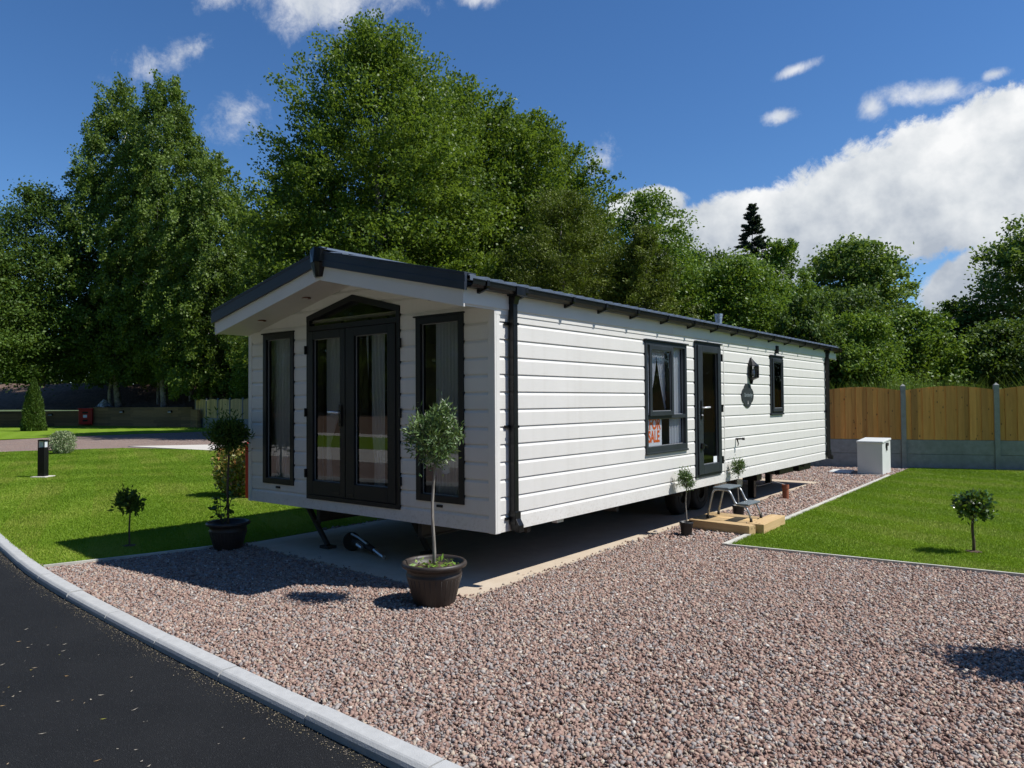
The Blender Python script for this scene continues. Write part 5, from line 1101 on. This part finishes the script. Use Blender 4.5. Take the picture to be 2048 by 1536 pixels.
shrub('variegated_shrub', 'rounded pale cream and green shrub behind the bollard lamp', 'shrub', -22.3, 4.95, 0, 0.40, 0.74, 5200, (0.055, 0.024), M_pale, 71)
shrub('photinia_shrub', 'red tipped shrub on the lawn by the far corner of the home', 'shrub', -7.72, 2.32, 0, 0.42, 0.90, 5200, (0.075, 0.030), M_phot, 72)
t = MB(); t.tube([(0, 0, 0), (0.02, 0.02, 0.6), (0.0, 0.05, 1.12)], 0.006, 6)
shrub('cypress_tree', 'tall narrow conical cypress on the strip of lawn at the far left', 'conifer', -46.7, 12.4, 0, 0.74, 3.25, 16000, (0.13, 0.05), M_con, 73, cone=True)
shrub('cypress_tree', 'small bright cypress high on the sunlit end of the bank', 'conifer', -62.0, 16.6, 3.75, 0.55, 1.7, 3000, (0.13, 0.06), M_ash, 74, cone=True)
M_red = mat('red_plastic', (0.46, 0.012, 0.018), 0.35, var=0.08, vscale=6)
RB = empty('fire_point_box', (-54.6, 18.55, 0), -1.1, 'red cabinet with a white label fixed to the low timber retaining wall', 'cabinet')
t = MB(); t.box((-0.46, -0.28, 0.12), (0.46, 0.20, 1.20)); t.build('cabinet', M_red, RB, bevel=0.05)
t = MB(); t.box((-0.50, -0.32, 1.18), (0.50, 0.22, 1.32)); t.build('lid', M_red, RB, bevel=0.04)
RB.rotation_euler = (0, 0, math.radians(52))
t = MB(); t.box((-0.14, -0.287, 0.62), (0.12, -0.282, 0.82)); t.build('label', MATS['sign_paper'], RB)
t = MB(); t.box((-0.20, -0.288, 0.92), (0.18, -0.283, 1.06)); t.build('window_slot', M_dark, RB)
t = MB(); t.box((-0.17, -0.288, 0.34), (0.17, -0.283, 0.48)); t.build('window_slot', M_dark, RB)
t = MB(); t.box((-0.16, -0.12, 0.0), (0.16, 0.12, 0.86)); t.box((-0.19, -0.15, 0.86), (0.19, 0.15, 0.94)); RP = t.build('fire_point_post', M_red, None, bevel=0.02); RP.location = (-7.10, 2.30, 0); RP.rotation_euler = (0, 0, 0.5); tag(RP, 'narrow red post partly hidden behind the left corner of the home', 'post')
# plastic sheeting bundle over the retaining wall
rs = np.random.default_rng(33); mb = MB(); N_ = 14; vs = []
for j in range(N_):
    for i in range(N_): u, v = i / (N_ - 1), j / (N_ - 1); vs.append((-0.8 + 1.6 * u, -0.3 + 0.7 * v, 0.55 * math.sin(PI * u) * math.sin(PI * v) + 0.12 * float(rs.random())))
mb.add(vs, [(j * N_ + i, j * N_ + i + 1, (j + 1) * N_ + i + 1, (j + 1) * N_ + i) for j in range(N_ - 1) for i in range(N_ - 1)])
o = mb.build('plastic_sheeting', mat('crumpled_polythene', (0.22, 0.24, 0.27), 0.25, var=0.5, vscale=5), None); o.location = (-55.2, 20.0, 1.35); tag(o, 'crumpled grey plastic sheeting heaped on the wall behind the red cabinet', 'sheeting')

# timber retaining wall, wall lights
RW = empty('retaining_wall', (-44.8, 21.0, 0), 0, 'dark weathered timber sleeper retaining wall across the back of the left lawn', 'retaining wall')
def wall_run(x0, y0, x1, y1, z1, nm, courses):
    d = hypot(x1 - x0, y1 - y0); a = math.atan2(y1 - y0, x1 - x0); hh = z1 / courses
    for k in range(courses):
        mb = MB(); s = -0.3 * (k % 2); 
        while s < d:
            e = min(s + 2.4, d); mb.tint = random.random(); mb.box((max(s, 0), -0.1, 0.003), (e - 0.006, 0.1, hh)); s += 2.4
        o = mb.build(nm, M_sleep2, RW); o.location = (x0 + 44.8, y0 - 21.0, k * hh); o.rotation_euler = (0, 0, a)
wall_run(-60.5, 14.2, -54.8, 18.9, 1.12, 'sleeper_course', 5)
wall_run(-54.8, 18.9, -44.4, 21.3, 1.36, 'sleeper_course', 6)
wall_run(-44.4, 21.2, -42.4, 20.6, 1.20, 'sleeper_course', 5)
for (x, y, z, lab) in ((-51.2, 19.62, 1.05, 'small black bulkhead lamp on the timber wall right of the red cabinet'), (-46.4, 20.73, 1.05, 'small black bulkhead lamp near the right end of the timber wall'), (-56.9, 17.0, 0.85, 'small black bulkhead lamp on the timber wall left of the red cabinet'), (-60.2, 14.35, 0.85, 'small black bulkhead lamp on the timber wall at the left edge')):
    WLt = empty('bulkhead_light', (x, y, z), 0.25 if x > -54.8 else 0.68, lab, 'wall light', 'bulkhead lamps on the timber wall')
    t = MB(); t.box((-0.17, -0.12, -0.07), (0.17, 0.0, 0.09)); t.build('body', M_gut, WLt, bevel=0.02); t = MB(); t.box((-0.14, -0.128, -0.055), (0.14, -0.121, -0.01)); t.build('diffuser', MATS['frosted_diffuser'], WLt)

# ------------------------------------------------------------------ fences: concrete posts, gravel boards, arched close-board panels
def fence(x0, y0, ux, uy, n, name_lab, m, side_=1, seed=0, sp_=1.864, dz=0.0):
    a = math.atan2(uy, ux); root = empty('fence', (x0, y0, 0), a, name_lab, 'fence'); rr = random.Random(seed)
    for i in range(n + 1):
        mb = MB(); s = i * sp_; mb.box((s - 0.05, -0.055, -0.1), (s + 0.05, 0.055, 1.90)); mb.add([(s - 0.05, -0.055, 1.90), (s + 0.05, -0.055, 1.90), (s + 0.05, 0.055, 1.90), (s - 0.05, 0.055, 1.90), (s, 0, 1.955)], [(0, 1, 4), (1, 2, 4), (2, 3, 4), (3, 0, 4)])
        mb.build('post', M_post, root)
        if i == n: break
        for zz in (0.0, 0.33):
            mb = MB(); mb.box((s + 0.051, -0.022, zz - (0.05 if zz == 0 else 0)), (s + sp_ - 0.051, 0.022, zz + 0.325)); mb.build('gravel_board', M_post, root, bevel=0.008)
        mb = MB(); k = 15; wb_ = (sp_ - 0.11) / k
        for j in range(k):
            q0 = s + 0.055 + j * wb_; mb.tint = rr.random(); f0, f1 = j / k, (j + 1) / k; h0 = 1.80 + 0.09 * math.sin(PI * f0); h1 = 1.80 + 0.09 * math.sin(PI * f1); th = 0.007 + 0.016 * (j % 2)
            mb.add([(q0 - 0.006, -th, 0.66), (q0 + wb_ + 0.006, -th + 0.005, 0.66), (q0 + wb_ + 0.006, 0.012, 0.66), (q0 - 0.006, 0.012, 0.66), (q0 - 0.006, -th, h0), (q0 + wb_ + 0.006, -th + 0.005, h1), (q0 + wb_ + 0.006, 0.012, h1), (q0 - 0.006, 0.012, h0)], [(0, 3, 2, 1), (4, 5, 6, 7), (0, 1, 5, 4), (1, 2, 6, 5), (2, 3, 7, 6), (3, 0, 4, 7)])
        mb.tint = 0.5
        for zz in (0.80, 1.25, 1.68): mb.box((s + 0.055, 0.0125, zz), (s + sp_ - 0.055, 0.045, zz + 0.07))
        mb.build('panel', m, root)
    return root
fence(0.481 - 6 * 1.765, 14.264 - 6 * 0.597, 1.765, 0.597, 16, 'brown close board fence with concrete posts and base behind the right lawn', M_fence, seed=1)
fence(-43.7, 21.1, 0.99, -0.14, 8, 'short run of pale wavy topped fence with concrete base at the left', M_fencel, seed=2)
fence(-58.0, -31.0, 0.998, 0.02, 34, 'pale fence across the road, seen only as a reflection', M_fencel, seed=3)

# ------------------------------------------------------------------ mulch bank rising behind the wall and the left fence
mb = MB(); nx, ny = 60, 26; base = [(-70, 9.0), (-60.5, 14.3), (-54.8, 19.0), (-44.4, 21.4), (-41.9, 21.0), (-34.9, 20.1), (-20, 24.0), (-12, 22.0), (-6, 15.5), (12, 21.2), (60, 38)]
BX = [p[0] for p in base]; BY = [p[1] for p in base]; vs = []; rs = np.random.default_rng(44)
def bank_h(x, d):
    top = float(np.interp(x, [-70, -55, -40, -25, -10, 60], [3.4, 3.2, 3.0, 1.6, 0.5, 0.4])); st = float(np.interp(x, [-70, -44.4, -41, -34, -20], [1.15, 1.25, 0.3, 0.2, 0.0]))
    f = min(1, d / 10.0); return st + (top - st) * (f * f * (3 - 2 * f)) + 0.12 * math.sin(x * 0.9) * math.sin(d * 1.1) * f
xs_ = np.linspace(-70, 60, nx); ds_ = np.concatenate([np.linspace(0.12, 12, 18), np.linspace(14, 60, 8)])
for d in ds_:
    for x in xs_: y = float(np.interp(x, BX, BY)) + d; vs.append((x, y, bank_h(x, d) + 0.05 * float(rs.standard_normal())))
bs = MB(); bs.add(vs, [(j * nx + i, j * nx + i + 1, (j + 1) * nx + i + 1, (j + 1) * nx + i) for j in range(len(ds_) - 1) for i in range(nx - 1)])
o = struct('mulch_bank', bs, M_soil, smooth=True)
# rough grass and nettles along the bank tops and behind the right fence
def wild(name, box, n_w, hgt, wd, base_z, seed, m=M_wild):
    rs = np.random.default_rng(seed); x = rs.uniform(box[0], box[1], n_w); by = np.interp(x, BX, BY); y = by + rs.uniform(box[2], box[3], n_w)
    cl = 0.5 + 0.5 * np.sin(x * 1.7 + 2 * np.sin(y)) * np.sin(y * 1.3); h = hgt * (0.35 + 0.9 * rs.random(n_w) * cl); z = np.array([bank_h(a, b - c) for a, b, c in zip(x, y, by)]) if base_z is None else np.full(n_w, base_z)
    a = rs.random(n_w) * PI; dx, dy = np.cos(a) * wd, np.sin(a) * wd; lx = x + 0.35 * h * rs.standard_normal(n_w); ly = y + 0.35 * h * rs.standard_normal(n_w)
    V = np.stack([np.stack([x - dx, y - dy, z], 1), np.stack([x + dx, y + dy, z], 1), np.stack([lx, ly, z + h], 1)], 1)
    o = quads(name, V, 0.45 + 0.25 * rs.standard_normal(n_w), m, k=3); o['kind'] = 'stuff'; return o
wild('rough_grass', (-43, -18, 0.4, 9), 60000, 0.9, 0.03, None, 91)
wild('nettles', (-8, 14, 0.3, 9), 90000, 2.1, 0.035, 0.0, 92)
# leafy undergrowth heads among the tall grass behind the right fence
rs = np.random.default_rng(95); n_w = 30000; x = rs.uniform(-7, 13, n_w); by = np.interp(x, BX, BY); y = by + rs.uniform(0.5, 7, n_w)
hz = 1.2 + 0.75 * (0.5 + 0.5 * np.sin(1.9 * x + 1.3 * y)) * (0.6 + 0.4 * np.sin(4.7 * x)); c = np.stack([x, y, hz * rs.random(n_w) ** 0.35], 1)
V = leaves(rs, c, rs.standard_normal((n_w, 3)), np.array([0, 0, 1.0]) + 0.6 * rs.standard_normal((n_w, 3)), 0.10 * (0.6 + 0.8 * rs.random(n_w)), 0.05 * (0.6 + 0.8 * rs.random(n_w)))
o = quads('undergrowth', V, 0.5 + 0.25 * rs.standard_normal(n_w), M_wild); o['kind'] = 'stuff'
# dark wood behind the left-hand trees reads as one mass
rs = np.random.default_rng(96); n_w = 90000; x = rs.uniform(-105, -26, n_w); y = 30 + (x + 60) * 0.14 - 14 * np.clip((-66 - x) / 20, 0, 1) + rs.uniform(0, 9, n_w); c = np.stack([x, y, 2.5 + 9.0 * rs.random(n_w) * (0.75 + 0.25 * np.sin(x * 0.5))], 1)
V = leaves(rs, c, rs.standard_normal((n_w, 3)), rs.standard_normal((n_w, 3)), 0.42 * (0.6 + 0.8 * rs.random(n_w)), 0.26 * (0.6 + 0.8 * rs.random(n_w)))
o = quads('woodland', V, 0.4 + 0.2 * rs.standard_normal(n_w), M_dleaf); o['kind'] = 'stuff'
n_w = 60000; x = rs.uniform(-30, 40, n_w); y = 62 + rs.uniform(0, 10, n_w); c = np.stack([x, y, 5.5 * rs.random(n_w) * (0.7 + 0.3 * np.sin(x * 0.6) + 0.1 * np.sin(1.7 * x))], 1)
V = leaves(rs, c, rs.standard_normal((n_w, 3)), rs.standard_normal((n_w, 3)), 0.45 * (0.6 + 0.8 * rs.random(n_w)), 0.28 * (0.6 + 0.8 * rs.random(n_w)))
o = quads('woodland', V, 0.4 + 0.2 * rs.standard_normal(n_w), M_dleaf); o['kind'] = 'stuff'

# removable tow hitch lying on the slab under the front
HT = empty('tow_hitch', (-2.02, 0.34, 0.012), -0.08, 'detached black towing hitch with jockey handle lying on the slab under the front', 'tow hitch')
t = MB(); t.tube([(-0.24, 0.02, 0.10), (-0.05, 0.0, 0.10), (0.12, -0.01, 0.06)], [0.055, 0.04, 0.03], 10); t.build('drawbar', M_chas, HT)
t = MB(); t.lathe([(0.0, -0.03), (0.085, -0.03), (0.10, 0.0), (0.085, 0.03), (0.0, 0.03)], 24); o = t.build('jockey_wheel', M_rub, HT); o.location = (-0.28, 0.0, 0.10); o.rotation_euler = (PI / 2, 0, 0.7)
t = MB(); t.tube([(-0.24, -0.03, 0.19), (-0.10, -0.04, 0.17), (0.05, -0.04, 0.12)], 0.014, 8); t.tube([(-0.10, -0.06, 0.10), (0.0, -0.07, 0.08)], 0.02, 8); t.build('handle', M_galv, HT)
t = MB(); t.tube([(0.14, -0.02, 0.07), (0.34, -0.05, 0.025)], 0.02, 8); t.build('coupling_bar', M_galv, HT)
# loose hose lying on the neighbouring slab
t = MB(); t.tube([(-18.6, 9.3, 0.04), (-18.2, 9.6, 0.10), (-17.8, 9.9, 0.20), (-17.5, 10.2, 0.16), (-17.3, 10.0, 0.05)], 0.035, 8); o = t.build('grey_pipe', M_post, None, smooth=True); tag(o, 'short bent grey pipe on the pale slab behind the shaded potted tree', 'pipe')
